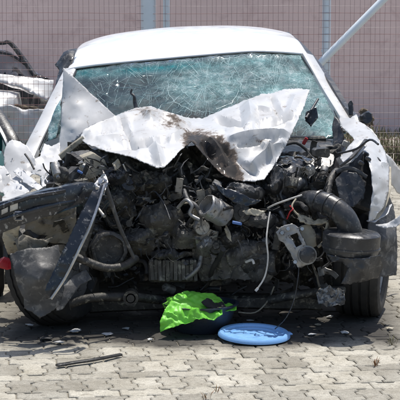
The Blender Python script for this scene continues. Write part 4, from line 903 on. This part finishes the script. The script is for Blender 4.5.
# ------------------------------------------------------------------ white wreck behind the fence
fc = thing('fenced_off_wreck', 'crumpled white car with raised tailgate behind the wire mesh', 'car', (-2.9, 19.8, 0))
XC = -3.35
b3 = lower_body('body', [(18.5, .72, .2, .60), (18.7, .85, .16, .72), (19.4, .88, .16, .80), (21.0, .86, .18, .86), (21.9, .7, .3, .8)], 'white', fc, .05, 2.2, 8, Matrix.Translation((XC + .25, 0, 0)))
sheet('crumpled_roof', [(-60, 66, 19.2), (-20, 72, 19.1), (0, 75, 19.0), (28, 78, 19.0), (54, 81, 19.0), (52, 96, 18.9), (46, 101, 18.8), (20, 88, 18.85), (0, 83, 18.9), (-60, 78, 19.0)], 'white', fc, step=4, amp=.03, freq=3, seed=101, thick=.02)
sheet('bent_glass', [(-40, 48, 19.2), (0, 50, 19.3), (12, 54, 19.3), (36, 74, 19.2), (50, 80, 19.1), (20, 78, 19.05), (-40, 70, 19.1)], 'greyglass', fc, step=4, amp=.04, freq=3, seed=102, thick=.006)
MB().beam([P(-40, 40, 19.3), P(0, 43, 19.3), P(8, 42, 19.3), P(14, 47, 19.28), P(24, 60, 19.22), P(35, 76, 19.1)], .055, .05).build('tailgate_frame', 'blackpl', fc)
MB().beam([P(-40, 52, 19.25), P(4, 53, 19.25), P(25, 64, 19.2), P(33, 72, 19.15)], .03, .03).build('tailgate_strut', 'blackpl', fc)
sheet('dark_opening', [(-60, 84, 19.1), (0, 84, 19.1), (20, 90, 19.1), (48, 102, 19.0), (48, 112, 18.95), (20, 112, 18.95), (-60, 104, 19.0)], 'seat', fc, step=4, amp=.06, freq=4, seed=103)
sheet('torn_seal', [(8, 104, 18.7), (24, 106, 18.7), (44, 109, 18.7), (40, 113, 18.68), (24, 111, 18.68), (10, 109, 18.7)], 'brown', fc, step=3, amp=.06, freq=8, seed=104)
sheet('side_panel', [(-20, 108, 18.45), (10, 107, 18.45), (26, 110, 18.45), (46, 110, 18.45), (50, 126, 18.42), (46, 150, 18.42), (0, 152, 18.42), (-20, 150, 18.42)], 'white', fc, step=4, amp=.07, freq=3.5, seed=105, thick=.02)
for s in (-1, 1): wheel(fc, Vector((XC + .25 + s * .76, 19.3, .29)), 0, 0, .58, .19, s); wheel(fc, Vector((XC + .25 + s * .74, 21.3, .29)), 0, 0, .58, .19, s)
# ------------------------------------------------------------------ things on the pavement
bc = Vector((P(201, 300, 7.86).x, 7.86, .003))
bs = MB().lathe([(.001, .006), (.118, .006), (.125, 0), (.135, .012), (.165, .07), (.182, .125), (.186, .138), (.198, .140), (.199, .146), (.184, .147), (.178, .128), (.160, .072), (.13, .018), (.001, .012)], bc, (0, 0, 1), 56)
tag(bs.build('plastic_basin', 'basin'), 'dark navy plastic basin holding a green bag under the wreck', 'basin')
bag = sheet('plastic_bag', [(160, 333, 7.635), (160, 322, 7.65), (166, 308, 7.70), (174, 298, 7.78), (182, 292, 7.84), (188, 291.5, 7.86), (198, 297, 7.86), (207, 303, 7.82), (215, 306, 7.78), (222, 309, 7.70), (222, 314, 7.655), (214, 320, 7.645), (204, 319, 7.64), (196, 321, 7.64), (184, 323, 7.635), (172, 329, 7.63)],
    'bag', None, inner=((178, 312, 7.68), (190, 302, 7.76), (205, 312, 7.68), (196, 310, 7.66), (186, 298, 7.8)), step=1.3, amp=.03, freq=10, thick=.0012, seed=111, fine=.004, folds=16, fh=.022, sharp=60)
hv, hf = [], []
hc = P(194, 305, 7.83); nu_, nv_ = 72, 34
for j in range(nv_ + 1):
    for i in range(nu_):
        a, b = 2 * math.pi * i / nu_, math.pi * j / nv_; d = Vector((math.cos(a) * math.sin(b), math.sin(a) * math.sin(b), math.cos(b)))
        q = Vector((d.x * .125, d.y * .09, d.z * .055)); k = 1 + .34 * crum(hc + q, 12, 3) + .20 * crum(hc + q, 26, 6)
        hv.append(hc + q * k)
for j in range(nv_):
    for i in range(nu_): hf.append((j * nu_ + i, j * nu_ + (i + 1) % nu_, (j + 1) * nu_ + (i + 1) % nu_, (j + 1) * nu_ + i))
obj('bag_heap', hv, hf, 'bag', bag, True, None, 40)
tag(bag, 'crumpled bright green plastic bag draped over the navy basin', 'bag')
b2_ = sheet('bag_scrap', [(223, 305, 7.84), (229, 303, 7.86), (236, 307, 7.82), (236, 311, 7.78), (228, 312, 7.74), (222, 311, 7.72)], 'bag', None, step=1.5, amp=.02, freq=14, thick=.0012, seed=112)
tag(b2_, 'small green plastic scrap inside the right rim of the navy basin', 'plastic scrap')
cl = sheet('black_rag', [(201, 303, 7.72), (206, 299, 7.74), (214, 300, 7.78), (223, 304, 7.80), (226, 309, 7.74), (216, 310, 7.70), (207, 308, 7.70)], 'cloth', None, step=1.6, amp=.025, freq=12, thick=.004, seed=113)
tag(cl, 'black rag tucked between green bag and basin rim', 'rag')
lc = G(254, 338, .004); lc.z = .004
ld = MB().lathe([(.001, .006), (.12, .006), (.125, .012), (.150, .012), (.158, .022), (.176, .024), (.184, .016), (.186, .004), (.182, .003), (.172, .014), (.158, .010), (.12, .002), (.001, .002)], lc, (.03, -.055, 1), 64)
for v in ld.v: v.z += .010
lid = tag(ld.build('basin_lid', 'lid'), 'round bright blue plastic lid lying flat on the pavement', 'lid')
MB().box(lc + Vector((.178, .02, .02)), (.03, .05, .010), rotm(0, 0, .2), .3).build('grip', 'lid', lid)
sp = [G(57, 365.5, .012), G(75, 362.5, .014), (G(95, 359.5, .016)), G(121, 354.5, .012)]
tag(MB().beam(sp, (.03, .02), .012).build('rubber_strip', 'blackpl'), 'long dark rubber strip lying on the sunlit pavers', 'strip')
# small debris on the ground
def scrap(name, label, cat, px, py, s, m, seed, group=None):
    g = G(px, py, 0); rr = random.Random(seed); n = 7
    V = [g + Vector((math.cos(k * 6.28 / n) * s * rr.uniform(.5, 1.2), math.sin(k * 6.28 / n) * s * rr.uniform(.5, 1.3), .004 + rr.uniform(0, s * .35))) for k in range(n)] + [g + Vector((0, 0, .006 + s * .3))]
    o = obj(name, V, [(k, (k + 1) % n, n) for k in range(n)], m, None, False); md = o.modifiers.new('thickness', 'SOLIDIFY'); md.thickness = .003; md.offset = 1
    return tag(o, label, cat, group)
DEB = [(60, 344, .03, 'white', 'bent white paint flake on the pavers beside a black shard'), (46, 340, .05, 'blackpl', 'black plastic shard on the pavers in front of the leaning tyre'), (75, 333, .035, 'greyw', 'dirty grey panel shard lying against the leaning tyre'),
       (250, 322, .02, 'greyw', 'tiny grey shard on oily pavers just behind the blue lid'), (330, 318, .025, 'greyw', 'grey shard on the pavers under the crumpled foil shield'), (345, 334, .03, 'white', 'white paint flake on the pavers in front of the turned wheel'),
       (318, 326, .02, 'beige', 'beige shard on pavers between the blue lid and turned wheel'), (108, 336, .03, 'greyw', 'flat grey shard on pavers between leaning tyre and green bag'), (126, 330, .022, 'greyw', 'smaller grey shard close behind a flat one between tyre and bag'),
       (390, 330, .025, 'beige', 'small beige shard beside the outer side of the turned wheel'), (150, 341, .02, 'greyw', 'small grey shard on pavers close to the green bag'), (30, 327, .03, 'greyw', 'dirty grey shard at the outer side of the leaning tyre'), (312, 336, .02, 'greyw', 'small grey shard on pavers beside the rim of the blue lid')]
for i, (px, py, s, m, lb) in enumerate(DEB):
    nm = {'white': 'paint_flake', 'greyw': 'grey_shard', 'beige': 'beige_shard', 'blackpl': 'black_shard'}[m]
    scrap(nm, lb, 'debris', px, py, s, m, i + 3, 'crash debris on the pavement')
def tuft(px, py, h, n, m, label, seed):
    rr = random.Random(seed); g = G(px, py, 0); mb = MB()
    for i in range(n):
        a = rr.uniform(0, 6.28); d = Vector((math.cos(a), math.sin(a), 0)); t = Vector((-d.y, d.x, 0)); hh = h * rr.uniform(.5, 1); w_ = .0014
        b = g + d * rr.uniform(0, .02); q = b + Vector((0, 0, hh * .6)) + d * hh * .25; e = b + Vector((0, 0, hh)) + d * hh * .7
        mb.add([b - t * w_, b + t * w_, q + t * w_ * 1.6, q - t * w_ * 1.6, e], [(0, 1, 2, 3), (3, 2, 4)])
    return tag(mb.build('weed_tuft', m, None, False), label, 'weed')
tuft(375, 366, .042, 16, 'rustleaf', 'red-brown weed tuft in a paver joint before the turned wheel', 1)
tuft(207, 399, .045, 8, 'rustleaf', 'thin brown weed sprig standing alone in a paver joint', 2)
tuft(216, 392, .03, 6, 'rustleaf', 'tiny brown weed sprig beside a larger sprig in the pavers', 3)
tuft(392, 345, .05, 16, 'grass', 'small green weed at the edge of the car shadow', 5)
